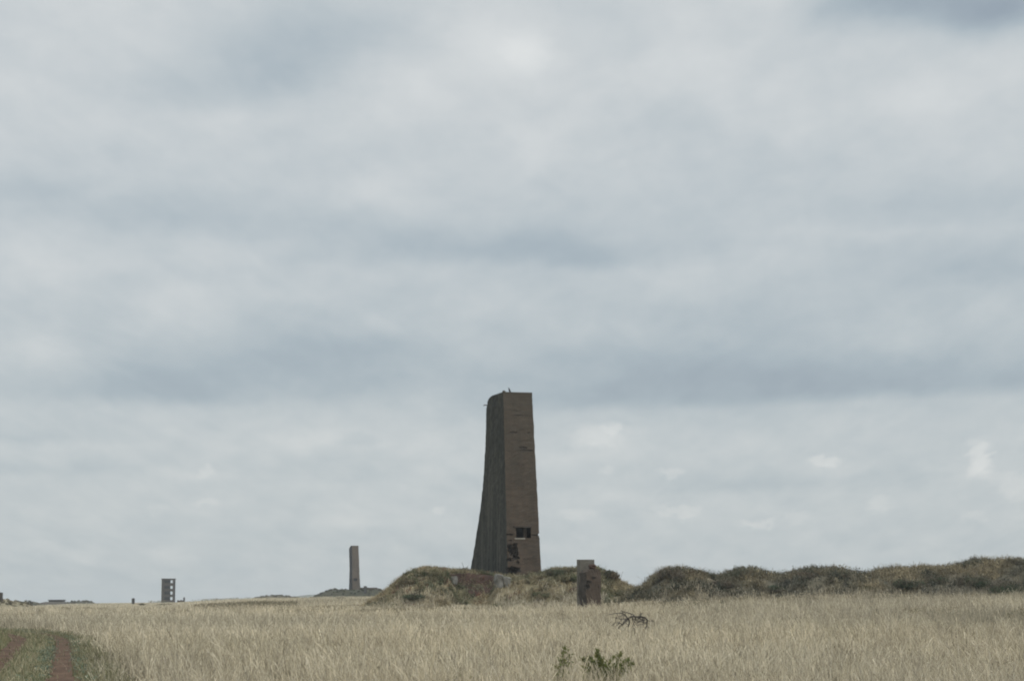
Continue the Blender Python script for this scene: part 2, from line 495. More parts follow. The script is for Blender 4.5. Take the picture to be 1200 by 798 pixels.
ridge_m = Mound([(722, 698), (738, 697), (751, 694), (762, 687), (773, 677), (785, 671), (800, 671), (815, 673), (835, 680), (850, 680), (862, 675), (875, 673), (890, 676), (905, 680), (925, 679), (945, 674), (975, 673), (1000, 678), (1025, 678), (1045, 673), (1075, 671), (1100, 672), (1118, 671), (1135, 666), (1155, 662), (1185, 662), (1215, 664), (1250, 672), (1290, 686), (1310, 695)],
                 193, 181, 212, .6, 3.6, 31, plateau=.25)
def ridge_col(x, y):
    f = fbm(x, y, 4.0, 1)[:, None]
    return (GREYG * (1 - f) + np.array([.17, .14, .095]) * f) * .8
ridge_m.mesh('mound', ridge_col, .45)

def far_col(a, b):
    def fn(x, y):
        f = fbm(x, y, 9.0, 1)[:, None]
        return np.array(a) * (1 - f) + np.array(b) * f
    return fn
tower_far_m = Mound([(362, 702), (370, 699.5), (382, 693), (390, 690.5), (405, 691), (421, 691), (432, 690.0), (441, 690), (449, 693), (462, 699), (470, 701)], 886, 862, 925, .5, 6, 9, plateau=.3)
tower_far_m.mesh('mound', far_col((.032, .036, .020), (.055, .052, .032)), 1.2)
left_m = Mound([(-60, 703), (-20, 699), (0, 703), (6, 704.5), (14, 706.3), (20, 708), (26, 709.4), (30, 710.5)], 505, 486, 530, .2, 5, 3, plateau=.3)
left_m.mesh('mound', far_col((.16, .145, .095), (.24, .21, .14)), 1.0)
dark_m = Mound([(18, 708.2), (24, 705.6), (32, 704.4), (38, 706), (45, 708.4)], 820, 800, 845, .2, 6, 5)
dark_m.mesh('mound', far_col((.05, .055, .04), (.09, .085, .06)), 1.2)
bunk_m = Mound([(46, 708.6), (50, 707.0), (56, 705.0), (76, 705.0), (81, 707), (85, 708.6)], 905, 885, 935, .15, 6, 6, plateau=.4)
bunk_m.mesh('mound', far_col((.05, .05, .04), (.085, .075, .06)), 1.2)
low_m = Mound([(79, 708.5), (85, 706), (92, 704.3), (99, 704.6), (105, 707), (110, 708.4)], 915, 895, 945, .15, 6, 7)
low_m.mesh('mound', far_col((.05, .055, .042), (.085, .08, .06)), 1.2)
rise_m = Mound([(296, 702), (306, 699.0), (318, 697.8), (330, 698.0), (345, 700.5), (352, 702)], 1000, 975, 1035, .3, 8, 17)
rise_m.mesh('mound', far_col((.06, .062, .042), (.12, .105, .07)), 1.5)
hill_m = Mound([(335, 701.5), (350, 698.6), (362, 697.0), (374, 696.3), (386, 697), (405, 698.5), (430, 701.5)], 4100, 3900, 4390, 1, 60, 23)
def hill_mesh():
    o = hill_m.mesh('hill', far_col((.06, .07, .05), (.12, .12, .085)), 22)
hill_mesh()

# ------------------------------------------------------------------ leaf / blade clouds
def leaf_cards(P, L, W, col, up_bias=.4):
    n = len(P)
    d = rng.normal(size=(n, 3)); d[:, 2] = np.abs(d[:, 2]) * .8 + up_bias
    d /= np.linalg.norm(d, axis=1)[:, None]
    a = np.cross(d, rng.normal(size=(n, 3))); a /= np.linalg.norm(a, axis=1)[:, None] + 1e-9
    L = np.broadcast_to(L, (n,))[:, None]; W = np.broadcast_to(W, (n,))[:, None]
    nn = np.cross(d, a)
    V = np.stack([P - d * L * .5, P + a * W * .5 + nn * W * .12, P + d * L * .5, P - a * W * .5 + nn * W * .12], 1).reshape(-1, 3)
    Fq = np.arange(n * 4).reshape(-1, 4)
    return V, Fq, np.repeat(col, 4, 0)

def blades(x, y, z, H, W, col, lean=(.10, 0), spread=.22, head=.5):
    """curved tapering grass blades with a seed head"""
    n = len(x)
    a = rng.uniform(0, math.pi, n)
    wd = np.stack([np.cos(a), np.sin(a), np.zeros(n)], 1)
    ln = np.stack([rng.normal(lean[0], spread, n), rng.normal(lean[1], spread, n), np.zeros(n)], 1)
    base = np.stack([x, y, z - .02], 1)
    hd = (rng.random(n) < head)[:, None]
    ts = [0, .45, .78, .9, 1.0]
    ws = [1.0, .8, np.where(hd, .55, .6), np.where(hd, 1.35, .35), np.where(hd, .5, .06)]
    V = []
    for t, w in zip(ts, ws):
        c = base + ln * H[:, None] * t ** 2.0 + np.array([0, 0, 1.0]) * (H * (t - .12 * t * t))[:, None]
        V += [c - wd * W[:, None] * w * .5, c + wd * W[:, None] * w * .5]
    V = np.stack(V, 1)
    k = len(ts) * 2
    b = (np.arange(n) * k)[:, None]
    Fq = np.concatenate([b + np.array([[2 * i, 2 * i + 1, 2 * i + 3, 2 * i + 2]]) for i in range(len(ts) - 1)], 0)
    return V.reshape(-1, 3), Fq, np.repeat(col, k, 0)

def cat(parts):
    V, Fq, C, o = [], [], [], 0
    for v, f, c in parts:
        V.append(v); Fq.append(f + o); C.append(c); o += len(v)
    return np.concatenate(V), np.concatenate(Fq), np.concatenate(C)

def wedge(n, y0, y1, umargin=.04, xmargin=7.0):
    yy = np.sqrt(rng.uniform(y0 ** 2, y1 ** 2, n))
    hw = (.236 + umargin) * yy + xmargin
    return rng.uniform(-1, 1, n) * hw, yy

STRAW = np.array([[.58, .51, .37], [.50, .44, .315], [.66, .595, .455], [.42, .365, .265], [.55, .485, .355], [.47, .425, .335]])
def straw(x, y):
    n = len(x)
    c = STRAW[rng.integers(0, len(STRAW), n)] * rng.uniform(.8, 1.15, (n, 1))
    big = fbm(x, y * .45, 26, 0)[:, None]
    c = c * (.70 + .60 * big)
    gr = np.clip(fbm(x + 91, y * .4, 13, 4) * 4.2 - 2.35, 0, 1)[:, None]
    c = c * (1 - gr * .5) + np.array([.17, .165, .115]) * gr * .5
    cl = fbm(x * 1.0 + 17, y * .8, .9, 3) * .6 + fbm(x + 5, y * .35, 9, 2) * .4
    dk = np.clip(cl * 7 - 3.75, 0, 1)[:, None] * rng.uniform(.3, 1, (n, 1))
    c = c * (1 - .55 * dk) + np.array([.16, .14, .10]) * .55 * dk
    gy = (rng.random((n, 1)) < .10)
    c = np.where(gy, c * np.array([.6, .6, .6]), c)
    grey = np.clip(fbm(x - 40, y * .5, 18, 1) * 3 - 1.1, 0, 1)[:, None]
    c = c * (1 - grey * .4) + (c.mean(1, keepdims=True) * np.array([1.04, .98, .80]) * .9) * grey * .4
    return c

def inside_mounds(x, y):
    m = np.zeros(len(x), bool)
    for mo in (main_m, ridge_m):
        m |= (x > mo.xs[0] + .5) & (x < mo.xs[-1] - .5) & (y > mo.yf + 1.6) & (y < mo.yb - 1)
    return m

parts = []
for (y0, y1, n, hw, W0) in [(5, 18, 26000, (.42, .08), .007), (18, 40, 44000, (.46, .08), .009), (40, 62, 36000, (.50, .10), .0115), (62, 100, 56000, (.52, .10), .0145), (100, 160, 70000, (.54, .11), .021), (160, 270, 80000, (.55, .12), .034), (270, 480, 60000, (.46, .10), .065), (480, 900, 45000, (.36, .07), .14)]:
    if y1 <= 270:      # tussocks: blades share a root, a lean and a height
        k = 8; m_ = n // k
        cx_, cy_ = wedge(m_, y0, y1)
        sp_ = .05 + .0012 * cy_
        x = np.repeat(cx_, k) + rng.normal(0, 1, m_ * k) * np.repeat(sp_, k); y = np.repeat(cy_, k) + rng.normal(0, 1, m_ * k) * np.repeat(sp_, k)
        th = np.repeat(np.clip(rng.normal(1, .26, m_), .45, 1.7), k); tl = np.repeat(rng.normal(0, .22, m_), k); tc_ = np.repeat(rng.uniform(.62, 1.28, m_), k)
        n = m_ * k
    else:
        x, y = wedge(n, y0, y1); th = np.ones(n); tl = np.zeros(n); tc_ = np.ones(n)
    off = track_offset(x, y)
    edge = -.70 + (fbm(x, y, 2.2, 5) - .5) * 1.3 + rng.normal(0, .16, n)
    wide = 5.0 + np.clip((y - 100) / 10, 0, 4)
    keep = ((off < edge) | (off > GAUGE + wide)) & ~inside_mounds(x, y)
    dens = fbm(x, y, 1.9, 1); keep &= rng.random(n) < np.clip(dens * 2.2 - .25, .15, 1)
    x, y, th, tl, tc_ = x[keep], y[keep], th[keep], tl[keep], tc_[keep]
    H = np.clip(rng.normal(hw[0], hw[1], len(x)), .2, .9) * (.72 + .55 * fbm(x, y, 5, 2)) * th
    near_e = np.clip((-.4 - off[keep]) / 1.6, .35, 1); H = np.where((y < 150) & (off[keep] < 0), H * near_e, H)
    W = W0 * rng.uniform(.7, 1.4, len(x))
    parts.append(blades(x, y, zt(x, y), H, W, straw(x, y) * tc_[:, None], (-.05 + tl, 0), .15, .55))
# low old thatch, its dark colour standing in for shade between the stalks
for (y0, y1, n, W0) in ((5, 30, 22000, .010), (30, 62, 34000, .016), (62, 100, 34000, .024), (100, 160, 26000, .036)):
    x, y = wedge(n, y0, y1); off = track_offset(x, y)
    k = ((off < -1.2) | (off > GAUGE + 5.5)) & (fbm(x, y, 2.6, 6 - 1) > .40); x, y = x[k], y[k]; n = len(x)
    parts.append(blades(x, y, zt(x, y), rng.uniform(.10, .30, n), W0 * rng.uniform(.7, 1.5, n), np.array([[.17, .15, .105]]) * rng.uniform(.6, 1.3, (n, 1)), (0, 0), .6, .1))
# straw creeping up the foot of the mounds
for mo, n in ((main_m, 9000), (ridge_m, 9000)):
    x = rng.uniform(mo.xs[0], mo.xs[-1], n); y = mo.yf + np.abs(rng.normal(0, 1, n)) * 1.3 + .5
    k = fbm(x, y, 2.2, 4) > .42; x, y = x[k], y[k]; n = len(x)
    parts.append(blades(x, y, np.maximum(mo.h(x, y), zt(x, y)), rng.uniform(.3, .75, n), np.full(n, .04), straw(x, y), (0, 0), .25, .5))
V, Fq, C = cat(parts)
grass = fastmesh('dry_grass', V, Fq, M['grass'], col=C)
tag(grass, 'tall dry straw coloured grass covering the whole field', 'grass', kind='stuff')

# greener low grass along the track
parts = []
n = 150000
yy = np.sqrt(rng.uniform(8 ** 2, 150 ** 2, n)); xx = rng.uniform(-.34, -.05, n) * yy
off = track_offset(xx, yy)
jit = (fbm(xx, yy, 1.1, 5) - .5) * .35
strays = ((np.abs(off) < .3) | (np.abs(off - GAUGE) < .3)) & (rng.random(n) < .03 + .16 * (fbm(xx, yy, .8, 2) > .58))
on_hump = (off > .30 + jit) & (off < GAUGE - .28 + jit)
on_edge = (off > -1.35 + jit * 2) & (off < -.28 + jit)
on_far = (off > GAUGE + .34 + jit) & (off < GAUGE + 5.5)
for msk, hh, pal in ((strays, .09, [(.17, .165, .09), (.13, .14, .07), (.24, .21, .13), (.30, .26, .18)]),
                     (on_hump, .15, [(.20, .19, .105), (.28, .25, .155), (.14, .15, .08), (.36, .32, .215)]),
                     (on_edge, .13, [(.135, .145, .078), (.17, .17, .095), (.24, .215, .135), (.15, .14, .085)]),
                     (on_far, .17, [(.12, .14, .065), (.20, .19, .10), (.26, .23, .14), (.09, .115, .05)])):
    x, y = xx[msk], yy[msk]
    c = np.array(pal)[np.minimum((fbm(x, y, 2.3, 1) * 4.6 - .3 + rng.normal(0, .7, len(x))).clip(0, 3.99).astype(int), 3)] * rng.uniform(.75, 1.2, (len(x), 1))
    H = np.clip(rng.normal(hh, hh * .35, len(x)), .04, .5) * (.5 + fbm(x, y, 1.5, 3)) * np.clip(1.0 + (x * 0), 0, 2)
    parts.append(blades(x, y, zt(x, y) + .03, H, rng.uniform(.008, .02, len(x)) * (1 + y / 120), c, (0, 0), .4, .15))
V, Fq, C = cat(parts)
tag(fastmesh('green_grass', V, Fq, M['green'], col=C), 'short green grass and weeds along the ruts of the track', 'grass', kind='stuff')
# small blue-green weeds hugging the rut edges
n = 14000
ii = rng.integers(0, len(rr), n)
side = rng.choice([-1, 1, 1], n)
o = np.where(side > 0, .34 + np.abs(rng.normal(0, .14, n)), -.34 - np.abs(rng.normal(0, .12, n)))
P = rr[ii] + nrm_l[ii] * o[:, None] + rng.normal(0, .1, (n, 2))
k = fbm(P[:, 0], P[:, 1], 1.3, 4) > .50
P = P[k]; n = len(P)
pts = np.stack([P[:, 0], P[:, 1], zt(P[:, 0], P[:, 1]) + rng.uniform(.03, .15, n)], 1)
v, f, c = leaf_cards(pts, rng.uniform(.04, .08, n), rng.uniform(.03, .05, n), np.array([.15, .19, .135]) * rng.uniform(.6, 1.3, (n, 1)), .1)
tag(fastmesh('weeds', v, f, M['green'], col=c), 'low blue green weeds hugging the edges of the dirt ruts', 'weeds', kind='stuff')

# ------------------------------------------------------------------ scrub carpets on mounds and in the field
def carpet(mo, n, palfn, xr=None, yr=None, H=(.12, .5), Ls=(.14, .32), skip=None, bl=.35):
    k = 34; m_ = n // k
    cx_ = rng.uniform(mo.xs[0], mo.xs[-1], m_); cy_ = rng.uniform(mo.yf, mo.yb - (mo.yb - mo.Yc) * .3, m_)
    cc = palfn(cx_, cy_) * rng.uniform(.62, 1.3, (m_, 1)); cr = rng.uniform(.35, 1.0, m_) * (H[1] * 1.5)
    d = rng.normal(size=(m_ * k, 3)); d /= np.linalg.norm(d, axis=1)[:, None]; d *= (rng.random(m_ * k) ** .4)[:, None] * np.repeat(cr, k)[:, None]
    x = np.repeat(cx_, k) + d[:, 0]; y = np.repeat(cy_, k) + d[:, 1]; up = np.abs(d[:, 2]) * .85; c = np.repeat(cc, k, 0)
    if skip is not None:
        q = ~skip(x, y); x, y, up, c = x[q], y[q], up[q], c[q]
    z = mo.h(x, y); q = z > zt(x, y) - .05
    x, y, z, up, c = x[q], y[q], z[q], up[q], c[q]; n = len(x)
    c = c * rng.uniform(.8, 1.2, (n, 1))
    hmax = H[0] + (H[1] - H[0]) * rng.random(n)
    zz = z + up
    isb = rng.random(n) < bl
    a = leaf_cards(np.stack([x, y, zz], 1)[~isb], rng.uniform(*Ls, (~isb).sum()), rng.uniform(Ls[0] * .4, Ls[1] * .45, (~isb).sum()), c[~isb], .2)
    nb = isb.sum()
    return a, (blades(x[isb], y[isb], z[isb], hmax[isb] * rng.uniform(.8, 1.7, nb) + .1, np.full(nb, Ls[0] * .28), c[isb] * 1.1, (0, 0), .35, .4))

def main_pal(x, y):
    n = len(x)
    f = np.clip(fbm(x, y, 2.6, 0) * 3.2 - 1.1 + rng.normal(0, .22, n), 0, 1)[:, None]
    g = np.clip(fbm(x + 33, y + 8, 1.5, 2) * 3 - 1.1, 0, 1)[:, None]
    a = np.array([.085, .098, .052]) * (1 - g) + np.array([.125, .13, .085]) * g
    b = np.array([.30, .25, .155])
    c = a * (1 - f) + b * f
    rd = rng.random((n, 1)) < .04
    return np.where(rd, np.array([.19, .10, .07]), c) * rng.uniform(.75, 1.25, (n, 1))
def soil_skip(x, y):
    return soil_at(x, y) & (rng.random(len(x)) < .72)
def tower_skip(x, y):
    return soil_skip(x, y)
cp = list(carpet(main_m, 90000, main_pal, skip=tower_skip, H=(.12, .42)))
def ridge_pal(x, y):
    n = len(x)
    f = np.clip(fbm(x, y, 3.4, 1) * 3.4 - 1.2 + rng.normal(0, .18, n), 0, 1)[:, None]
    g = np.clip(fbm(x + 12, y, 6, 3) * 3 - 1.0, 0, 1)[:, None]
    a = np.array([.095, .097, .078]) * (1 - g) + np.array([.115, .108, .075]) * g
    c = a * (1 - f) + np.array([.23, .195, .125]) * f
    d = np.clip(fbm(x + 3, y * 1.3, 2.4, 4) * 5 - 2.6, 0, 1)[:, None]
    c = c * (1 - d) + np.array([.05, .055, .040]) * d
    return c * rng.uniform(.72, 1.25, (n, 1))
cp += list(carpet(ridge_m, 110000, ridge_pal, H=(.15, .55), Ls=(.13, .3), bl=.3))
def far_pal(a, b):
    def fn(x, y):
        n = len(x); f = np.clip(fbm(x, y, 8, 1) * 3 - 1 + rng.normal(0, .2, n), 0, 1)[:, None]
        return (np.array(a) * (1 - f) + np.array(b) * f) * rng.uniform(.75, 1.25, (n, 1))
    return fn
for mo, n, a, b in ((tower_far_m, 6000, (.045, .052, .026), (.085, .08, .045)), (left_m, 2500, (.17, .155, .10), (.27, .235, .16)), (rise_m, 2500, (.085, .085, .055), (.16, .14, .095)), (dark_m, 1000, (.06, .065, .045), (.1, .09, .065)), (low_m, 1200, (.06, .065, .045), (.1, .09, .065))):
    cp += list(carpet(mo, n, far_pal(a, b), H=(.1, .5), Ls=(.4, .9), bl=.1))
# low greenish scrub lying in the field: (px0, px1, Y0, Y1, count, height)
for (p0, p1, Ya, Yb, n, hh) in [(232, 352, 250, 330, 9000, .55), (140, 232, 210, 262, 2500, .35), (330, 430, 190, 260, 3000, .35), (425, 470, 186, 204, 4500, .45),
                                (470, 770, 196, 203, 9000, .35), (783, 852, 152, 166, 1500, .5), (1165, 1215, 100, 118, 900, .35), (1050, 1120, 112, 126, 600, .35), (0, 45, 140, 190, 2500, .3), (230, 300, 900, 960, 500, 1.0), (180, 200, 930, 960, 150, 1.0), (1010, 1300, 176, 183, 6000, .5), (740, 1010, 176, 184, 7000, .45)]:
    y = rng.uniform(Ya, Yb, n); x = rng.uniform(p0, p1, n); x = (x - 600) / F / (CP) * y
    k = fbm(x, y * .5, (Yb - Ya) / 5 + 2, 5) > .46
    x, y = x[k], y[k]; n = len(x)
    if n < 10: continue
    z = zt(x, y); s = .5 + y / 260
    f = np.clip(fbm(x, y, 3, 0) * 3 - 1 + rng.normal(0, .2, n), 0, 1)[:, None]
    c = (np.array([.115, .112, .072]) * (1 - f) + np.array([.235, .20, .135]) * f) * rng.uniform(.75, 1.25, (n, 1))
    cp.append(leaf_cards(np.stack([x, y, z + rng.random(n) * hh], 1), rng.uniform(.1, .22, n) * s, rng.uniform(.04, .08, n) * s, c, .5))
V, Fq, C = cat(cp)
tag(fastmesh('scrub', V, Fq, M['leaf'], col=C), 'low mixed scrub and dead weeds carpeting the mounds', 'scrub', kind='stuff')

# ------------------------------------------------------------------ individual shrubs
def shrub(px, Y, w, h, pal, label, group, leaf=.16, n=3500, base=None, twigs=14, tall=1.0, name='shrub'):
    x = xat(px, Y)
    z = base if base is not None else ztf(x, Y)
    root = tag(empty(name, (x, Y, z), rng.uniform(0, 6)), label, 'shrub', group)
    nl = int(10 + rng.integers(0, 6))
    lob = []
    for i in range(nl):
        a = rng.uniform(0, 2 * math.pi); q = math.sqrt(rng.random()) * .62
        hh = (1 - q * q) * rng.uniform(.45, .8)
        lob.append((math.cos(a) * q * w / 2, math.sin(a) * q * w * .4, hh * h * .82, rng.uniform(.18, .30) * w * .62))
    P, C = [], []
    pal = np.array(pal)
    for (lx, ly, lz, lr_) in lob:
        m = n // nl
        d = rng.normal(size=(m, 3)); d /= np.linalg.norm(d, axis=1)[:, None]
        rad = lr_ * np.clip(rng.normal(.82, .22, m), .1, 1.35)
        q = d * rad[:, None] * np.array([1, 1, min(1.0, h / w * 1.5)]) + np.array([lx, ly, lz])
        C.append(np.broadcast_to(pal[rng.integers(0, len(pal))], (m, 3)) * rng.uniform(.7, 1.3, (m, 1)) * rng.uniform(.85, 1.15))
        P.append(q)
    P = np.concatenate(P); C = np.concatenate(C)
    k = P[:, 2] > -.15; P, C = P[k], C[k]
    v, f, c = leaf_cards(P, rng.uniform(leaf * .6, leaf * 1.3, len(P)), rng.uniform(leaf * .3, leaf * .6, len(P)), C, .3)
    # fine bare twigs poking out of the outline
    tx = rng.uniform(-.45, .45, twigs * 8) * w; ty = rng.uniform(-.3, .3, twigs * 8) * w
    tb = blades(tx, ty, np.full(len(tx), h * .45) * (1 - (2 * tx / w) ** 2 * .6), np.full(len(tx), h * .5) * rng.uniform(.5, 1.25, len(tx)) * tall, np.full(len(tx), .035), np.broadcast_to(pal[-1] * 1.1, (len(tx), 3)), (0, 0), .5, .3)
    V, Fq, CC = cat([(v, f, c), tb])
    fastmesh('crown', V, Fq, M['leaf'], root, col=CC)
    mb = MB()
    for i in range(6):
        a = i * 1.05 + rng.uniform(-.3, .3); e = rng.uniform(.25, .42) * w
        mb.tube([(.1 * math.cos(a), .1 * math.sin(a), -.3), (.35 * e * math.cos(a), .3 * e * math.sin(a), h * .3), (e * math.cos(a), .8 * e * math.sin(a), h * .62)], [.06, .04, .015], 5)
    mb.build('stem', M['stem'], root)
    return root

GB = [(.095, .10, .075), (.12, .105, .08), (.085, .092, .066), (.15, .125, .09)]
DG = [(.055, .075, .046), (.075, .093, .055), (.092, .10, .066), (.12, .105, .078)]
BR = [(.125, .10, .07), (.105, .095, .068), (.15, .115, .075), (.09, .095, .065)]
GR = [(.075, .095, .045), (.10, .115, .06), (.15, .145, .085), (.20, .17, .11)]
TA = [(.24, .20, .125), (.28, .235, .15), (.17, .16, .095), (.22, .19, .12)]
RG = 'shrubs along the overgrown ridge'
def on(mo, px, Y): return float(mo.h(xat(px, Y), Y)) - .25
for (px, Y, w, h, pal, lab, tall) in [
    (757, 190, 2.0, .7, BR, 'low brown shrub at the end of the ridge nearest the broken brick pillar', 1),
    (786, 187, 4.0, 1.7, GB, 'large rounded grey green shrub crowning the first hump of the ridge', 1),
    (820, 188, 3.4, 1.4, BR, 'rusty brown shrub beside the rounded first hump of the ridge', 1),
    (846, 186, 3.2, 1.2, GB, 'low grey shrub filling the dip between two ridge humps', 1),
    (874, 188, 3.2, 1.6, BR, 'brown twiggy shrub on the pointed second hump of the ridge', 1.2),
    (905, 185, 3.4, 1.0, DG, 'dark flat shrub spreading at the foot of the second hump', 1),
    (944, 188, 3.4, 1.4, GB, 'grey brown shrub where the long middle ridge begins', 1.2),
    (982, 189, 3.6, 1.2, BR, 'brown bristly shrub on the level middle of the ridge', 1.3),
    (1024, 186, 3.4, 1.2, TA, 'pale dry shrub on the level middle of the ridge', 1.2),
    (1062, 185, 4.2, 1.7, DG, 'dark green dense shrub just before the black slab', 1.1),
    (1098, 186, 3.0, 1.2, DG, 'smaller dark shrub directly below the black slab', 1),
    (1140, 184, 3.8, 1.9, DG, 'tall dark shrub just past the black slab on the ridge', 1.2),
    (1176, 183, 4.6, 2.1, DG, 'tallest dark green shrub at the high end of the ridge', 1.2),
    (1212, 184, 4.0, 1.9, GB, 'grey green shrub half out of the picture at the high ridge end', 1.2)]:
    shrub(px, Y, w, h * .8, pal, lab, RG, n=4200, base=on(ridge_m, px, Y) - .15, tall=tall)
MG = 'shrubs on the tower mound'
for (px, Y, w, h, pal, lab) in [
    (478, 207, 3.0, 1.1, GR, 'green shrub on the far shoulder of the tower mound away from the pillar'),
    (505, 208, 3.4, 1.2, TA, 'tawny rounded shrub on the crest of the tower mound beside the red soil'),
    (540, 211.3, 2.4, .7, DG, 'dark low shrub hanging over the red soil bank beside the tower'),
    (487, 204, 3.2, .8, DG, 'dark green shrub low on the front of the tower mound under the tawny shrub'),
    (548, 204, 2.8, .8, GR, 'green shrub below the red soil bank on the tower mound'),
    (612, 207.5, 3.0, .8, TA, 'dry tan shrub under the broken corner of the brick tower'),
    (632, 208.3, 2.6, .8, TA, 'straw coloured shrub at the brick foot of the tower below the window'),
    (652, 208, 2.8, 1.1, DG, 'dark green shrub on the mound just beside the tower foot'),
    (668, 206.5, 2.6, 1.2, GR, 'mid green shrub touching the broken brick pillar'),
    (633, 204, 3.2, .9, GR, 'olive shrub low on the mound front below the straw coloured one'),
    (713, 208, 2.4, 1.1, BR, 'rust red shrub on the mound end past the broken brick pillar'),
    (728, 205, 2.6, .9, GR, 'low green shrub at the tapering end of the tower mound')]:
    shrub(px, Y, w, h, pal, lab, MG, n=3000, base=on(main_m, px, Y))
FG = 'small tufts scattered in the far field'
for (px, Y, lab) in [(77, 330, 'small dark tuft in the far field below the flat roofed bunker'), (102, 340, 'small dark tuft in the far field below the low dark mound'),
                     (50, 235, 'dark tuft in the field nearest the green verge of the track'), (166, 520, 'small dark tuft just in front of the lone distant post'),
                     (189, 480, 'dark tuft in the grass in front of the open storeyed ruin'), (197, 470, 'longer dark tuft below the foot of the open storeyed ruin'), (398, 470, 'small dark tuft in front of the far chimney mound')]:
    shrub(px, Y, 1.4 + Y / 300, .35 + Y / 1200, [(.10, .10, .06), (.15, .135, .085), (.12, .11, .07)], lab, FG, leaf=.22, n=500, twigs=4, name='grass_tuft')

# ------------------------------------------------------------------ towers
def loft_tower(name, zs, front, back, width, x0, z_base, mats, parent, nface=10, nside=22, rough=.03, seed=0.0):
    """hollow-looking solid shaft; local x = front width, y = depth, z up; rings of a four-sided section"""
    rings = []
    for z in zs:
        f, b, w, a = front(z), back(z), width(z), x0(z)
        pts = []
        for i in range(nface): pts.append((a + w * i / nface, f))
        for i in range(nside): pts.append((a + w, f + (b - f) * i / nside))
        for i in range(nface): pts.append((a + w - w * i / nface, b))
        for i in range(nside): pts.append((a, b + (f - b) * i / nside))
        rings.append([(p[0], p[1], z) for p in pts])
    n = len(rings[0]); bm = bmesh.new()
    VV = []
    for r_ in rings:
        row = []
        for p in r_:
            v = Vector(p)
            k = mn.noise_vector(v * 1.3 + Vector((seed, 0, 0))) * rough + mn.noise_vector(v * 4.1 + Vector((0, seed, 0))) * rough * .6
            k.z *= .3
            row.append(bm.verts.new(v + k))
        VV.append(row)
    for i in range(len(VV) - 1):
        for k in range(n):
            fc = bm.faces.new((VV[i][k], VV[i][(k + 1) % n], VV[i + 1][(k + 1) % n], VV[i + 1][k]))
            if nface <= k < nface + nside or k >= 2 * nface + nside: fc.material_index = 1
    bm.faces.new(VV[0][::-1])
    # cap: bridge rows across the top so that the crown stays uneven
    top = VV[-1]
    F0 = top[0:nface + 1]; Bk = top[nface + nside:2 * nface + nside + 1][::-1]
    Rt = top[nface:nface + nside + 1]; Lf = [top[0]] + top[2 * nface + nside:][::-1]
    prev = F0
    for j in range(1, nside + 1):
        if j == nside: row = Bk
        else:
            l, r_ = Lf[j], Rt[j]
            row = [l] + [bm.verts.new(l.co.lerp(r_.co, i / nface)) for i in range(1, nface)] + [r_]
        for i in range(nface):
            fs = {prev[i], prev[i + 1], row[i + 1], row[i]}
            if len(fs) == 4: bm.faces.new((prev[i], prev[i + 1], row[i + 1], row[i]))
        prev = row
    bmesh.ops.recalc_face_normals(bm, faces=bm.faces[:])
    me = bpy.data.meshes.new(name); bm.to_mesh(me); bm.free()
    for m in mats: me.materials.append(m)
    return me

def boolean(me, cutters):
    """subtract cutter meshes one by one from a mesh, return the result"""
    def vol(m):
        bm = bmesh.new(); bm.from_mesh(m); v = abs(bm.calc_volume()); bm.free(); return v
    for cm in cutters:
        o = bpy.data.objects.new('boolean_tmp', me); COL.objects.link(o)
        c = bpy.data.objects.new('cutter_tmp', cm); COL.objects.link(c)
        md = o.modifiers.new('b', 'BOOLEAN'); md.object = c; md.operation = 'DIFFERENCE'; md.solver = 'EXACT'
        md.material_mode = 'TRANSFER'
        dg = bpy.context.evaluated_depsgraph_get(); dg.update()
        new = bpy.data.meshes.new_from_object(o.evaluated_get(dg))
        bpy.data.objects.remove(o); bpy.data.objects.remove(c)
        v0, v1 = vol(me), vol(new)
        if .6 * v0 < v1 <= v0 * 1.0001:
            # drop loose crumbs, keep the main body
            bm = bmesh.new(); bm.from_mesh(new); seen = set(); best = []
            for f0 in bm.faces:
                if f0 in seen: continue
                st = [f0]; comp = []; seen.add(f0)
                while st:
                    f = st.pop(); comp.append(f)
                    for e in f.edges:
                        for g in e.link_faces:
                            if g not in seen: seen.add(g); st.append(g)
                if len(comp) > len(best): best = comp
            keep = set(best)
            bmesh.ops.delete(bm, geom=[f for f in bm.faces if f not in keep], context='FACES')
            bm.to_mesh(new); bm.free()
            me = new
        else:
            print('skipped a cut', v0, v1)
    return me

def cutter_box(x0, x1, y0, y1, z0, z1, mat):
    mb = MB().box(x0, x1, y0, y1, z0, z1)
    me = bpy.data.meshes.new('cut'); bmesh.ops.recalc_face_normals(mb.bm, faces=mb.bm.faces[:]); mb.bm.to_mesh(me); mb.bm.free()
    me.materials.append(mat); return me

def cutter_rock(c, r, sc, seed, mat):
    mb = MB(); mb.ball((0, 0, 0), 1, 4)
    for v in mb.bm.verts:
        d = v.co.normalized(); k = 1 + .5 * mn.noise(d * 1.5 + Vector((seed, 1, 2))) + .38 * mn.noise(d * 3.3 + Vector((seed, 1, 2))) + .2 * mn.noise(d * 8 + Vector((seed, 5, 2)))
        v.co = Vector(c) + Vector((d.x * sc[0], d.y * sc[1], d.z * sc[2])) * (k * r)
    me = bpy.data.meshes.new('cut'); bmesh.ops.recalc_face_normals(mb.bm, faces=mb.bm.faces[:]); mb.bm.to_mesh(me); mb.bm.free()
    me.materials.append(mat); return me

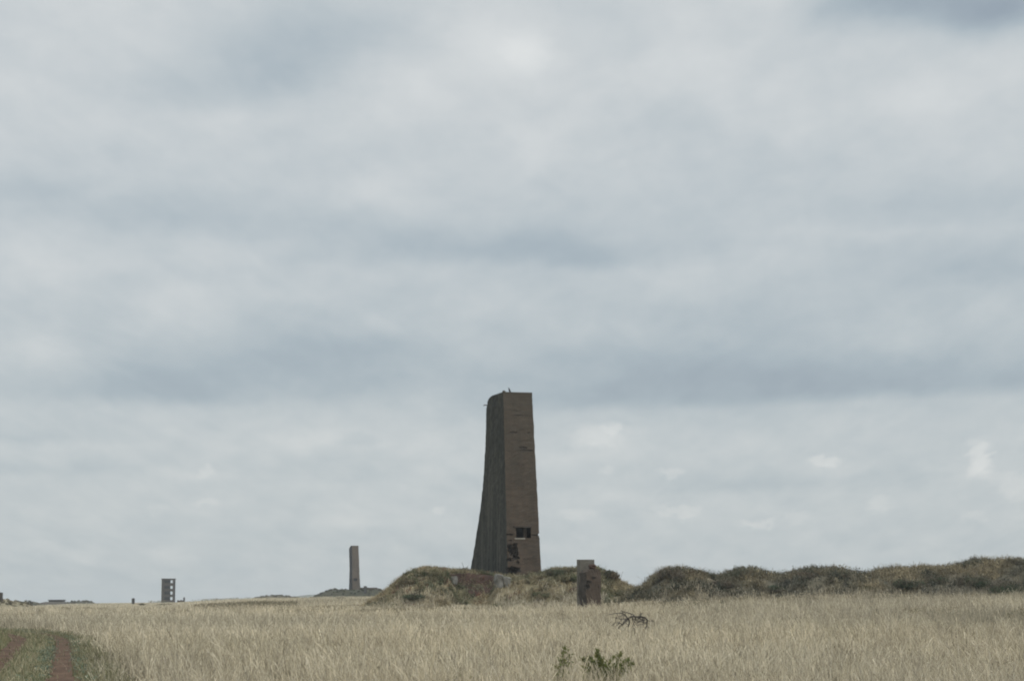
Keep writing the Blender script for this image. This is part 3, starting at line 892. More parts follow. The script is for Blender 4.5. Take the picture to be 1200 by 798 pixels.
TY = 212.0
TH = R(15.5)
s_, c_ = math.sin(TH), math.cos(TH)
PXM = F / TY / CP / CP * .985
ztop = zat(459, TY + 1.6, 590); zb = zat(690, TY)          # shaft runs from inside the mound to the top
tx0 = xat(595, TY, 672); tower_base_z = zat(672, TY)
tower = tag(empty('brick_tower', (tx0, TY, zb), TH), 'tall tapering brown brick tower with a flared dark flank standing on a mound', 'tower')
HT = ztop - zb
z672 = tower_base_z - zb
def lerp_tab(tab):
    a = np.array(tab, float)
    return lambda z: float(np.interp(z, a[:, 0], a[:, 1]))
def zz(py): return zat(py, TY + .8) - zb
front = lerp_tab([(0, -.15), (z672, 0), (HT, 1.72)])
wtab = lerp_tab([(0, 3.45), (z672, 3.40), (HT, 2.98)])
dep = [(670, 14.9), (650, 13.5), (630, 12.2), (610, 11.0), (590, 9.85), (575, 9.15), (560, 8.55), (540, 7.95), (520, 7.45), (500, 7.0), (490, 6.85), (478, 6.72), (471, 6.6), (467.5, 6.3)]
dtab = [(0, 16.0)] + [(zz(p), d) for p, d in dep] + [(HT - .42, 6.15), (HT - .18, 5.6), (HT, 4.5)]
dfun = lerp_tab(dtab)
zs = list(np.linspace(0, HT - .8, 92)) + list(np.linspace(HT - .7, HT, 9))
me = loft_tower('shaft', zs, front, lambda z: front(z) + dfun(z), wtab, lambda z: 0.0, 0, [M['brick'], M['side'], M['cavity'], M['interior']], tower, 10, 26, .035, 2.0)
# window recess and damaged corner, in local metres
def lx(px): return (px - 594.3) / PXM / c_
wz0, wz1 = zz(630.2), zz(618)
fwin = front((wz0 + wz1) / 2)
cuts = [cutter_box(lx(605.3), lx(622.6), fwin - 1, fwin + 2.6, wz0, wz1, M['interior'])]
def rock(px, py, r, sc, seed, dy=.1):
    z = zz(py); return cutter_rock((lx(px), front(z) + dy, z), r, sc, seed, M['cavity'])
cuts += [rock(600.5, 646, .62, (.8, .8, 1.0), 1.3), rock(603.5, 651, .55, (.75, .8, .8), 21.3), rock(597.5, 655.5, .40, (1.1, .8, .5), 4.4), rock(606.5, 658.6, .17, (.8, 1.2, 1.2), 2.2),
         rock(598.5, 669, .60, (.9, 1.0, .8), 7.1), rock(603.5, 667, .42, (1.2, 1.0, .7), 17.1), rock(599, 675, .55, (1.0, 1.0, .9), 27.1), rock(598.5, 633.5, .24, (1.7, .5, .4), 5.5), rock(603.8, 640, .34, (.8, .6, 1.1), 6.1), rock(597, 641, .30, (.8, .5, 1.3), 36.1),
         rock(598.5, 626.3, .20, (3.4, .7, .5), 8.2), rock(628, 627.0, .20, (2.8, .6, .6), 9.9), rock(633.2, 626.5, .26, (.8, .9, 1.1), 3.7),
         rock(617, 485.5, .13, (8, .45, .5), 14.1, -.02), rock(610, 480, .10, (6, .4, .5), 24.1, -.02), rock(619, 527, .14, (5, .4, .7), 16.5, -.02), rock(616, 524, .20, (2, .4, .9), 46.5, 0), rock(605, 506, .13, (3, .5, .7), 56.5, 0), rock(623, 506, .12, (.8, .7, 1), 18.5, 0), rock(616, 655, .10, (5, .4, .4), 66.5, -.02)]
me = boolean(me, cuts)
me.name = 'shaft'
shaft = link(bpy.data.objects.new('shaft', me), tower)
win = MB()
win.box(lx(602.2), lx(624.0), fwin - .07, fwin + .35, wz1 + .003, wz1 + .17, .015)
win.build('lintel', M['timber'], tower)
MB().box(lx(603.5), lx(615.5), fwin - .10, fwin + .28, wz0 - .13, wz0 - .003, .02).rough(.015, 5).build('sill', M['sill'], tower)
MB().box(lx(615.4), lx(619.2), fwin + .45, fwin + .62, wz0 + .004, wz1 - .004, .01).build('mullion', M['timber'], tower)
MB().tube([(.05, front(HT - .7) + 6.5, HT - .78), (-.03, front(HT - .7) + 7.1, HT - .70), (-.02, front(HT - .7) + 7.6, HT - .72)], [.05, .05, .045], 6).build('bracket', M['metal'], tower)
# ragged stump of masonry left on the rim
MB().box(.02, .30, front(HT) + .12, front(HT) + .45, HT - .05, HT + .14, .04).subdivide(2).rough(.04, 5, 3).build('rim_stump', M['brick'], tower)

# bird perched on the rim
def world_of(o, p):
    ca, sa = math.cos(o.rotation_euler.z), math.sin(o.rotation_euler.z)
    return (o.location.x + p[0] * ca - p[1] * sa, o.location.y + p[0] * sa + p[1] * ca, o.location.z + p[2])
bx, by, bz = world_of(tower, (.72, front(HT) + .35, HT - .01))
bird = empty('bird', (bx, by, bz), R(200))
tag(bird, 'dark bird perched upright on the rim of the brick tower', 'bird')
mb = MB()
# body of revolution around a leaning spine: tail, belly, breast, neck, head
spine = [((-.17, -.02), .016), ((-.10, .07), .034), ((-.055, .15), .070), ((-.02, .235), .085), ((.01, .31), .070), ((.025, .365), .050), ((.045, .41), .052), ((.065, .44), .043), ((.085, .452), .020)]
mb.tube([(p[0], 0, p[1]) for p, r_ in spine], [r_ for p, r_ in spine], 12)
mb.build('body', M['bird'], bird, smooth=True)
for sgn in (-1, 1):
    w = MB(); w.tube([(-.005, sgn * .072, .32), (-.05, sgn * .082, .22), (-.12, sgn * .055, .08), (-.165, sgn * .03, .01)], [.03, .042, .03, .008], 6)
    w.build('wing', M['bird'], bird, smooth=True)
    MB().tube([(-.01, sgn * .03, .17), (.0, sgn * .03, .08), (.005, sgn * .03, 0), (.035, sgn * .03, .004)], [.018, .009, .008, .006], 5).build('leg', M['timber'], bird)
MB().tube([(.085, 0, .45), (.115, 0, .442), (.13, 0, .428)], [.014, .009, .002], 6).build('beak', M['timber'], bird)

# far brick tower
FY = 880.0
fz0 = zat(694, FY); fzt = zat(639, FY)
FT = R(17)
fx0 = xat(413.0, FY, 680)
tower2 = tag(empty('brick_tower', (fx0, FY, fz0), FT), 'slender pale brown brick tower far away on a dark green mound', 'tower')
H2 = fzt - fz0
pm2 = F / FY
f2 = lerp_tab([(0, 0), (H2, 1.2)])
w2 = lerp_tab([(0, 3.4), (H2 * .35, 3.05), (H2, 2.65)])
d2 = lerp_tab([(0, 6.4), (H2 * .2, 5.7), (H2 * .5, 4.9), (H2 * .8, 5.3), (H2 - 1.4, 5.6), (H2 - 1.0, 5.3), (H2 - .4, 3.6), (H2, 2.0)])
me = loft_tower('shaft', list(np.linspace(0, H2 - 1.5, 40)) + list(np.linspace(H2 - 1.4, H2, 8)), f2, lambda z: f2(z) + d2(z), w2, lambda z: 0.0, 0, [M['brick_far'], M['brick_far'], M['interior']], tower2, 8, 14, .05, 5.0)
hz = zat(679.2, FY) - fz0
me = boolean(me, [cutter_box(.55, 2.0, -1, 3.0, hz - .45, hz + .45, M['interior'])])
me.name = 'shaft'
link(bpy.data.objects.new('shaft', me), tower2)
MB().box(.35, 2.2, f2(hz) - .08, f2(hz) + .3, hz + .453, hz + .75, .02).build('lintel', M['timber'], tower2)
# rubble block and low brick wall beside it
def block(name, px0, px1, y0, y1, Y, dep, mat, label, cat_, rz=0, rough=.12, group=None, sub=3, below=.8):
    xa, xb = xat(px0, Y, y1), xat(px1, Y, y1); z0 = zat(y1, Y); z1 = zat(y0, Y)
    mb = MB().box(-(xb - xa) / 2, (xb - xa) / 2, 0, dep, -below, z1 - z0, min(.08, (xb - xa) * .08)).subdivide(sub).rough(rough, 1.2, px0, rough * .4, 4)
    o = mb.build(name, mat, None, ((xa + xb) / 2, Y, z0)); o.rotation_euler.z = rz
    return tag(o, label, cat_, group)
block('concrete_block', 426.6, 429.8, 686.4, 698, 868, 1.2, M['concrete_dark'], 'grey upright concrete block on the mound beside the far slender tower', 'concrete block', .2, .10)
block('brick_wall', 421.5, 442, 688.3, 693.5, 884, 2.0, M['brick_red'], 'low broken brick wall at the foot of the far slender tower', 'wall', .05, .28, sub=5)

# ------------------------------------------------------------------ broken brick pillar in front of the mound
PY = 190.0
pp = F / PY / CP
pil = tag(empty('brick_pillar', (xat(687.0, PY, 700), PY, ztf(xat(687, PY), PY)), R(22)), 'broken brick pillar with a pale concrete slab standing in front of the tower mound', 'ruin')
zp = pil.location.z
def pz(py): return zat(py, PY) - zp
c22, s22 = math.cos(R(22)), math.sin(R(22))
PW = 17.6 / pp / c22; PD = 8.6 / pp / s22
bm = bmesh.new()
nx, nz_, nyy = 12, 26, 12
topf = lerp_tab([(0, pz(670.5)), (.35, pz(667.0)), (.7, pz(665.8)), (.85, pz(666.4)), (1, pz(671))])
mb = MB(); mb.box(0, PW, 0, PD, -.5, 1.0); mb.subdivide(9)
for v in mb.bm.verts:
    t = v.co.x / PW
    if v.co.z > -.49:
        k = (v.co.z + .5) / 1.5
        v.co.z = -.5 + k * (topf(min(1, max(0, t))) + .5)
    v.co.x += .03 * math.sin(v.co.z * 3)
mb.rough(.07, 1.9, 4, .045, 5.5)
me = bpy.data.meshes.new('body'); bmesh.ops.recalc_face_normals(mb.bm, faces=mb.bm.faces[:]); mb.bm.to_mesh(me); mb.bm.free()
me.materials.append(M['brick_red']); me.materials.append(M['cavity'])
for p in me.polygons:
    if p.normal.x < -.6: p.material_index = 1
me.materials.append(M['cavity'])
cuts = [cutter_rock((PW * .50, 0, pz(676.8)), .14, (1.2, .8, .9), 3, M['cavity']), cutter_rock((PW * .22, 0, pz(682)), .18, (1.2, .6, 1), 8, M['cavity']), cutter_rock((PW * .08, 0, pz(686)), .30, (.7, .7, 1.3), 12, M['cavity'])]
me = boolean(me, cuts); me.name = 'body'
link(bpy.data.objects.new('body', me), pil)
# concrete slab rising behind the brick
sx0 = .03
mb = MB().box(sx0, sx0 + 17.3 / pp / c22, PD * .80, PD * .80 + .75, -.4, pz(655.0), .02).subdivide(3).rough(.02, 2, 1)
mb.build('slab', M['frame_pale'], pil)
mb = MB().box(PW * .35, PW * .70, .05, .75, pz(666.5), pz(661.6), .05).subdivide(3).rough(.14, 2.2, 9)
mb.build('loose_brickwork', M['soil'], pil)

# ------------------------------------------------------------------ concrete pieces on the mound
def chunk(px0, px1, py0, py1, Y, mat, label, seed, dep=1.0, rz=.3):
    xa, xb = xat(px0, Y, py1), xat(px1, Y, py1); z0, z1 = zat(py1, Y), zat(py0, Y)
    mb = MB().box(-(xb - xa) / 2, (xb - xa) / 2, -dep / 2, dep / 2, -.3, z1 - z0, .10).subdivide(4).rough(.20, 1.4, seed, .06, 4)
    o = mb.build('concrete_block', mat, None, ((xa + xb) / 2, Y, z0)); o.rotation_euler = (.06, .08, rz)
    return tag(o, label, 'concrete block')
chunk(579.5, 588.5, 673, 684.5, 206.2, M['concrete'], 'pale grey concrete block at the tower foot end of the red soil bank', 3)
chunk(588.5, 597.5, 676.5, 686, 206.6, M['concrete'], 'lower grey concrete block leaning beside the pale one at the tower foot', 8)
chunk(527, 535, 674.5, 681, 208.9, M['concrete'], 'small grey concrete block at the far end of the red soil bank', 5, .8)
block('concrete_slab', 1102.5, 1118, 666.4, 669.6, 190.5, 1.5, M['concrete_dark'], 'flat black slab sticking out of the brush on the ridge', 'slab', .1, .05, below=.02)

# thin dead stems on the mound crest next to the tower
for (pa, pb, lab) in [((547, 672), (541, 658.5), 'thin bare stem leaning over the red soil bank beside the tower'), ]:
    xa, xb = xat(pa[0], 210.5), xat(pb[0], 210.5, pb[1]); za, zb_ = zat(pa[1], 210.5), zat(pb[1], 210.5)
    mb = MB().tube([(0, 0, -.3), ((xb - xa) * .45, .1, (zb_ - za) * .4), (xb - xa, .15, zb_ - za)], [.035, .028, .012], 5)
    mb.tube([((xb - xa) * .4, .1, (zb_ - za) * .37), ((xb - xa) * .2 + .3, .0, (zb_ - za) * .75)], [.02, .008], 5)
    tag(mb.build('dead_weed', M['branch'], None, (xa, 210.5, za)), lab, 'dead weed')

# ------------------------------------------------------------------ open storeyed concrete ruin
BY = 1100.0
bx0, bx1 = xat(189.2, BY), xat(203.9, BY); bzt = zat(677.6, BY); bzb = zat(705.5, BY)
BW = bx1 - bx0; BH = bzt - bzb; BD = 6.0
bld = tag(empty('frame_building', (bx0, BY, bzb), R(3)), 'open four storey concrete frame ruin standing alone on the far skyline', 'building')
def mx(px): return (px - 189.2) / 14.7 * BW
lev = [(679.7, 682.9), (686.2, 689.6), (692.7, 696.2), (699.3, 702.7)]
def mz(py): return (705.5 - py) / (705.5 - 677.6) * BH
MB().box(0, mx(192.0), 0, .5, -1, BH - .42, .03).subdivide(3).rough(.05, .8).build('column', M['frame'], bld)
MB().box(mx(202.1), BW, 0, .5, -1, BH - .42, .03).subdivide(3).rough(.05, .8, 2).build('column', M['frame'], bld)
MB().box(0, .8, BD - .5, BD, -1, BH - .42, .03).build('column', M['frame'], bld)
MB().box(BW - .6, BW, BD - .5, BD, -1, BH - .42, .03).build('column', M['frame'], bld)
MB().box(-.25, BW + .25, -.25, BD + .25, BH - .415, BH, .04).subdivide(3).rough(.06, .7).build('roof', M['frame'], bld)
edges = [BH - .42] + [q for t_, b_ in lev for q in (mz(t_), mz(b_))] + [-1]
for i in range(0, len(edges), 2):
    hi, lo = edges[i], edges[i + 1]
    MB().box(mx(192.0) + .003, mx(202.1) - .003, .04, .4, lo, hi - .003).subdivide(2).rough(.03, .9, i).build('spandrel', M['frame'], bld)
    if i:
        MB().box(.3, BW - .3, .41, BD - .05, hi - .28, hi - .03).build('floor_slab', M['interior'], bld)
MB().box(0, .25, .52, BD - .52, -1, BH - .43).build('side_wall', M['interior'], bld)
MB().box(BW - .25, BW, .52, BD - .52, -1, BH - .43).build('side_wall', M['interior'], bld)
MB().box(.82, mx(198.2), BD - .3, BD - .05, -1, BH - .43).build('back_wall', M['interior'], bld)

# lone posts, bunker, edge ruin
def post(px0, px1, py0, py1, Y, mat, label, dep=None, rz=.3):
    xa, xb = xat(px0, Y, py1), xat(px1, Y, py1); z0, z1 = zat(py1, Y), zat(py0, Y); w = xb - xa
    mb = MB().box(-w / 2, w / 2, -w / 2, w / 2, -.8, (z1 - z0) * .94, .05).box(-w * .42, w * .36, -w * .4, w * .4, (z1 - z0) * .94 + .002, z1 - z0, .05).subdivide(2).rough(.07, 1.4, px0)
    o = mb.build('concrete_post', mat, None, ((xa + xb) / 2, Y, z0)); o.rotation_euler.z = rz
    return tag(o, label, 'post')
post(154.4, 157.6, 700.6, 707.6, 700, M['concrete_dark'], 'lone stubby dark concrete post between the bunker and the open storeyed ruin')
post(214.8, 216.6, 699.5, 705.0, 1080, M['concrete_dark'], 'narrow concrete post just beside the open storeyed ruin')
block('rubble_heap', 207.5, 214, 703.2, 705, 1085, 2.0, M['cavity'], 'low dark rubble heap between the storeyed ruin and its narrow post', 'rubble', 0, .5, sub=4)

bk = tag(empty('bunker', (xat(57.0, 904), 904, zat(706.2, 904)), R(2)), 'flat roofed dark bunker on a low mound on the far skyline', 'bunker')
bw = xat(74.5, 904) - xat(57.0, 904); bh = zat(702.4, 904) - zat(706.2, 904)
MB().box(.15, bw - .15, 0, 5, -1, bh - .35, .05).subdivide(3).rough(.06, .9).build('wall', M['concrete_dark'], bk)
MB().box(-.15, bw + .15, -.25, 5.3, bh - .345, bh, .05).subdivide(2).rough(.05, .9, 4).build('roof', M['concrete_dark'], bk)
er = tag(empty('ruined_wall', (xat(-22, 500), 500, zat(710.5, 500)), R(-4)), 'dark brick wall stub cut off by the edge of the picture', 'ruin')
ew = xat(2.4, 500) - xat(-22, 500); eh = zat(695.4, 500) - zat(710.5, 500)
mb = MB().box(0, ew, 0, 1.2, -.5, eh, .04).subdivide(7).rough(.12, 1.1, 6, .05, 4)
mb.build('wall', M['cavity'], er)
MB().box(ew * .45, ew - .02, -.12, 1.3, eh + .02, eh + .3, .05).subdivide(3).rough(.08, 1.5, 3).build('coping', M['concrete_dark'], er)

# ------------------------------------------------------------------ dead branch in the grass
DY = 74.0
def dpt(zx, zy, dy=0.0):
    px, py = 700 + zx / 13.333, 700 + zy / 13.333
    return (xat(px, DY, py), DY + dy, zat(py, DY, px))
brs = [([(170, 270), (260, 250), (340, 240), (410, 255), (460, 300), (480, 350)], .018, .06, .1), ([(370, 205), (430, 235), (500, 245), (560, 265), (575, 285)], .02, .055, .3),
       ([(230, 312), (300, 320), (380, 340), (460, 330)], .015, .04, -.2), ([(480, 350), (490, 310), (560, 290), (640, 300), (740, 310), (785, 355)], .08, .07, 0),
       ([(785, 355), (775, 420), (780, 500)], .07, .05, .1), ([(490, 330), (500, 400), (480, 460)], .06, .04, -.15), ([(540, 300), (560, 380), (585, 450), (600, 520)], .05, .035, .2),
       ([(470, 340), (400, 420), (350, 400), (340, 370)], .045, .018, -.4), ([(690, 310), (680, 260), (705, 240)], .03, .016, .2), ([(785, 355), (840, 378), (858, 340)], .03, .014, -.2),
       ([(640, 305), (630, 370), (680, 372), (745, 385)], .045, .03, -.25), ([(300, 305), (280, 380), (250, 430)], .022, .012, .1), ([(460, 330), (420, 360), (370, 440), (330, 480)], .04, .03, -.1),
       ([(600, 300), (590, 360), (560, 420)], .04, .02, .25), ([(720, 315), (720, 390), (700, 470)], .04, .02, -.1), ([(380, 340), (350, 290), (290, 300)], .02, .01, .2), ([(640, 300), (690, 345), (760, 350)], .05, .04, .3)]
mb = MB()
o0 = Vector(dpt(520, 560))
for pts, ra, rb, dy in brs:
    q = [Vector(dpt(a, b, .6 * dy * (.3 + .7 * i / max(1, len(pts) - 1)) + .08 * math.sin(a * .1))) - o0 for i, (a, b) in enumerate(pts)]
    qq = []
    for i in range(len(q) - 1):
        qq += [q[i], (q[i] + q[i + 1]) / 2 + Vector((rng.normal(0, .012), rng.normal(0, .03), rng.normal(0, .012)))]
    qq.append(q[-1]); m_ = len(qq)
    mb.tube(qq, [.40 * (ra + (rb - ra) * i / (m_ - 1)) for i in range(m_)], 6)
for i in range(120):
    pts = brs[int(rng.integers(0, len(brs)))][0]; j = int(rng.integers(0, len(pts) - 1)); t = rng.random()
    a_ = pts[j][0] * (1 - t) + pts[j + 1][0] * t; b_ = pts[j][1] * (1 - t) + pts[j + 1][1] * t
    p0 = Vector(dpt(a_, b_, rng.normal(0, .05))) - o0
    d_ = Vector((rng.normal(-.3, 1), rng.normal(0, .6), rng.normal(-.55, .6))).normalized() * rng.uniform(.06, .24)
    mb.tube([p0, p0 + d_ * .5 + Vector((0, 0, rng.normal(0, .015))), p0 + d_ + Vector((rng.normal(0, .03), 0, rng.normal(0, .03)))], [.010, .007, .003], 5)
tag(mb.build('dead_branch', M['branch'], None, o0, smooth=True), 'twisted bare dead branch lying on the dry grass in front of the ridge', 'dead branch')

# ------------------------------------------------------------------ leafy green plants in the foreground
GY = 40.0
def plant(base_px, tips, label, nleaf, lsize, seed):
    r = np.random.default_rng(seed)
    bx_ = xat(base_px, GY, 800); bz_ = ztf(bx_, GY)
    root = tag(empty('leafy_plant', (bx_, GY, bz_)), label, 'plant', 'leafy plants in the foreground grass')
    mb = MB(); P = []; D = []
    for (px, py, dens) in tips:
        dy = r.normal(0, .18)
        t = Vector((xat(px, GY + dy, py) - bx_, dy, zat(py, GY + dy, px) - bz_))
        b0 = Vector((r.normal(0, .06), r.normal(0, .06), -.03))
        mid = b0.lerp(t, .55) + Vector((r.normal(0, .03), r.normal(0, .04), .0)); mid.x -= (t.x - b0.x) * .15
        mb.tube([b0, b0.lerp(mid, .5), mid, mid.lerp(t, .5), t], [.008, .007, .006, .0045, .003], 5)
        for i in range(int(nleaf * dens)):
            u = r.random() ** .6
            c = (mid * (1 - u) + t * u) if r.random() < .62 else (b0.lerp(mid, .35 + .65 * r.random()))
            sp = .07 * (1 - u) + .012
            P.append(c + Vector((r.normal(0, sp), r.normal(0, sp), r.normal(0, sp * .6)))); D.append((t - mid).normalized())
    mb.build('stem', M['stem'], root)
    n = len(P); P = np.array(P); D = np.array(D)
    d = D * .9 + r.normal(size=(n, 3)) * .75; d[:, 2] += .15; d /= np.linalg.norm(d, axis=1)[:, None]
    a = np.cross(d, r.normal(size=(n, 3))); a /= np.linalg.norm(a, axis=1)[:, None]; nn = np.cross(d, a)
    L = r.uniform(.6, 1.25, (n, 1)) * lsize; W = L * .38
    V = np.stack([P, P + d * L * .35 + a * W * .5 + nn * W * .18, P + d * L * .75 + a * W * .38 + nn * W * .1, P + d * L - nn * W * .1, P + d * L * .75 - a * W * .38 + nn * W * .1, P + d * L * .35 - a * W * .5 + nn * W * .18], 1)
    b = (np.arange(n) * 6)[:, None]
    Fq = np.concatenate([b + np.array([[0, 1, 2, 3]]), b + np.array([[0, 3, 4, 5]])])
    col = np.array([[.125, .15, .048], [.17, .185, .07], [.09, .115, .038], [.21, .205, .09]])[r.integers(0, 4, n)] * r.uniform(.8, 1.2, (n, 1))
    fastmesh('foliage', V.reshape(-1, 3), Fq, M['green'], root, col=np.repeat(col, 6, 0))
plant(657, [(663, 758, 1.0), (668, 767, .8), (660, 772, .9), (656, 774, .6), (651, 780, .7), (656, 787, .7), (653, 795, .9), (662, 769, .5)], 'tall thin leafy green sprig rising apart from the bushy plant', 58, .062, 5)
plant(706, [(681, 771, .6), (684, 782, .8), (691, 770, .9), (696, 776, 1.2), (700, 762, .9), (704, 771, 1.0), (709, 780, 1.5), (706, 788, 1.6), (720, 769, .8), (724, 778, 1.0), (728, 765, .8), (736, 773, 1.1), (741, 777, 1.0), (734, 785, 1.2), (716, 788, 1.4), (692, 788, 1.4), (684, 792, 1.3), (677, 797, 1.2), (723, 793, 1.2)], 'bushy many stemmed leafy green plant in the foreground grass', 150, .066, 9)
plant(541, [(538, 786, 1.0), (540, 791, 1.0), (551, 794, .8), (549, 798, .8)], 'smallest leafy green plant alone in the foreground grass before the tower', 16, .06, 13)

# ------------------------------------------------------------------ air
hb = MB().box(-2750, 2750, -420, 4600, -9, 24.5)
mh = bpy.data.materials.new('hazy_air'); mh.use_nodes = True
nt = NT(mh.node_tree); mh.node_tree.nodes.remove(mh.node_tree.nodes['Principled BSDF'])
pv = nt.new('ShaderNodeVolumePrincipled'); pv.inputs['Color'].default_value = (.90, .94, .96, 1); pv.inputs['Density'].default_value = .00014
nt.l.new(pv.outputs[0], mh.node_tree.nodes['Material Output'].inputs['Volume'])
haze = hb.build('haze', mh); tag(haze, 'thin pale haze in the air over the plain', 'haze', kind='stuff')

# ------------------------------------------------------------------ sky and sun
SUN_AZ, SUN_EL = R(125), R(48)      # azimuth clockwise from the view direction (+Y)
w = bpy.data.worlds.new('World'); scene.world = w; w.use_nodes = True
nt = NT(w.node_tree)
bg = w.node_tree.nodes['Background']; STR = .1
bg.inputs['Strength'].default_value = STR
sky = nt.new('ShaderNodeTexSky', sky_type='NISHITA', sun_disc=False, sun_elevation=SUN_EL, sun_rotation=SUN_AZ)
tc = nt.new('ShaderNodeTexCoord').outputs['Generated']
dx, dy, dz = nt.sep(tc)
az = nt.math('ARCTAN2', dx, dy); el = nt.math('ARCSINE', dz)
P0 = nt.comb(nt.math('MULTIPLY', az, F), nt.math('MULTIPLY', el, F), 0)      # in units of about one photo pixel of sky
def pxdir(px, py):
    a, b, c = ray(px, py)
    return math.atan2(a, b) * F, math.atan2(c, math.hypot(a, b)) * F
# billow warp
elc = nt.math('MAXIMUM', el, 0.0)
fl = nt.math('ADD', nt.math('MULTIPLY', elc, .95), .19)           # features shrink and flatten towards the horizon
q = nt.comb(nt.math('DIVIDE', az, fl), nt.math('MULTIPLY', nt.math('LOGARITHM', nt.math('ADD', elc, .14), 2.718), 1.0), dy)
nw = nt.noise(nt.vmath('MULTIPLY', q, (1, 1.25, .3)), 6.0, 6, .58)
warp = nt.vmath('MULTIPLY', nt.vmath('SUBTRACT', nw.outputs['Color'], (.5, .5, .5)), (72, 48, 0))
warp = nt.vmath('MULTIPLY', warp, nt.comb(nt.math('ADD', .35, nt.math('MULTIPLY', elc, 3.2)), nt.math('ADD', .35, nt.math('MULTIPLY', elc, 3.2)), 0))
P = nt.vmath('ADD', P0, warp)
base_pts = [(706, 194), (690, 195), (640, 198), (580, 200), (520, 201), (490, 199), (450, 193), (400, 195), (340, 198), (280, 199), (200, 203), (120, 208), (40, 208), (-40, 209), (-200, 211), (-700, 214)]
Px, Py, _ = nt.sep(P)
mr = nt.math('DIVIDE', Py, 2600.0, clamp=True)
stops = []
for py, g in base_pts:
    _, e = pxdir(600, py); stops.append((max(0, min(1, e / 2600)), (g / 255,) * 3))
acc = nt.math('MULTIPLY', nt.ramp(mr, stops), 255.0)
BL = [  # px, py, rx, ry, amplitude in grey levels
 (150, 20, 100, 40, 6), (380, 50, 90, 45, -15), (290, 40, 100, 50, -8), (225, 112, 80, 25, -10), (330, 95, 70, 25, -8), (590, 50, 60, 40, 14), (615, 57, 26, 24, 9), (450, 110, 80, 40, 8), (270, 130, 60, 20, 8),
 (440, 225, 50, 18, 10), (170, 245, 150, 18, -5), (30, 220, 60, 15, -10), (400, 282, 95, 18, -7), (545, 280, 80, 20, -7), (40, 305, 60, 30, 11), (110, 312, 60, 22, 6), (240, 290, 50, 20, 5), (235, 345, 50, 10, 6),
 (1090, -4, 150, 24, -12), (1160, 2, 95, 32, -38), (1005, 4, 70, 22, -18), (910, 0, 40, 20, 6), (815, 75, 60, 28, 6), (1092, 120, 48, 26, 10), (1180, 62, 40, 25, 8), (800, 150, 60, 20, -5), (870, 200, 90, 30, -4), (620, 165, 40, 25, 6), (650, 290, 70, 20, -12), (730, 300, 50, 15, -8),
 (1080, 235, 130, 25, -8), (1125, 312, 120, 25, -6), (1010, 276, 150, 8, 5), (760, 318, 80, 22, 4),
 (45, 420, 58, 30, 14), (220, 366, 62, 25, 12), (190, 446, 105, 25, -9), (330, 425, 120, 38, -10), (410, 400, 100, 25, -7), (440, 384, 80, 12, 8), (90, 506, 90, 12, -4), (40, 550, 90, 10, -7), (215, 556, 48, 8, 9), (240, 552, 10, 7, 9), (365, 515, 150, 14, 8),
 (420, 516, 25, 9, -7), (420, 611, 50, 6, 6), (515, 597, 8, 4, 8), (184, 598, 12, 6, 5), (240, 587, 22, 3, 6), (560, 468, 40, 15, -6),
 (760, 440, 190, 40, -10), (980, 435, 200, 28, -10), (870, 372, 120, 18, -6), (1050, 405, 80, 16, 8), (703, 512, 32, 12, 13), (712, 503, 10, 8, 9), (970, 541, 16, 5, 13), (968, 552, 42, 12, 5), (1148, 534, 14, 20, 18), (1156, 556, 18, 10, 8), (1190, 570, 20, 14, 10),
 (700, 536, 80, 10, 5), (715, 552, 8, 5, 7), (785, 553, 14, 4, 10), (792, 597, 26, 6, 11), (676, 600, 18, 8, 7), (888, 613, 18, 6, 11), (932, 605, 12, 8, 6), (1030, 590, 14, 8, 9), (1138, 605, 14, 6, 6), (890, 566, 120, 16, -3), (1050, 562, 80, 9, -6)]
nw2 = nt.noise(nt.vmath('MULTIPLY', q, (1, 1.3, .3)), 26.0, 5, .6)
P2 = nt.vmath('ADD', nt.vmath('ADD', P0, nt.vmath('MULTIPLY', warp, (.35, .35, 0))), nt.vmath('MULTIPLY', nt.vmath('SUBTRACT', nw2.outputs['Color'], (.5, .5, .5)), (46, 30, 0)))
for px, py, rx, ry, a in BL:
    cx, cy = pxdir(px, py)
    v = nt.vmath('MULTIPLY_ADD', P if rx > 34 or ry > 24 else P2, (1 / rx, 1 / ry, 0), (-cx / rx, -cy / ry, 0))
    r2 = nt.vmath('DOT_PRODUCT', v, v)
    if not (rx > 34 or ry > 24): r2 = nt.math('MULTIPLY', r2, r2)
    g = nt.math('POWER', 0.42, r2)
    acc = nt.math('MULTIPLY_ADD', g, float(a), acc)
# flat dark cloud base with a crisp lower edge above the right half of the horizon, tilting slightly
cx0, cy0 = pxdir(900, 468)
_, Pe, _ = nt.sep(nt.vmath('ADD', P0, nt.vmath('MULTIPLY', warp, (.3, .35, 0))))
edge = nt.math('SUBTRACT', nt.math('SUBTRACT', Pe, cy0), nt.math('MULTIPLY', nt.math('SUBTRACT', Px, cx0), .030))
lowe = nt.math('DIVIDE', nt.math('ADD', edge, 9.0), 18.0, clamp=True)
lowe = nt.math('SMOOTH_MIN', lowe, 1.0, .3)
upf = nt.math('POWER', 2.718, nt.math('DIVIDE', nt.math('MAXIMUM', edge, 0.0), -42.0))
sx = nt.math('DIVIDE', nt.math('SUBTRACT', Px, pxdir(560, 468)[0]), 150.0, clamp=True)
sx2 = nt.math('SUBTRACT', 1.0, nt.math('DIVIDE', nt.math('ABSOLUTE', nt.math('SUBTRACT', Px, pxdir(900, 468)[0])), 2200.0), clamp=True)
acc = nt.math('MULTIPLY_ADD', nt.math('MULTIPLY', nt.math('MULTIPLY', lowe, upf), nt.math('MULTIPLY', sx, sx2)), -20.0, acc)
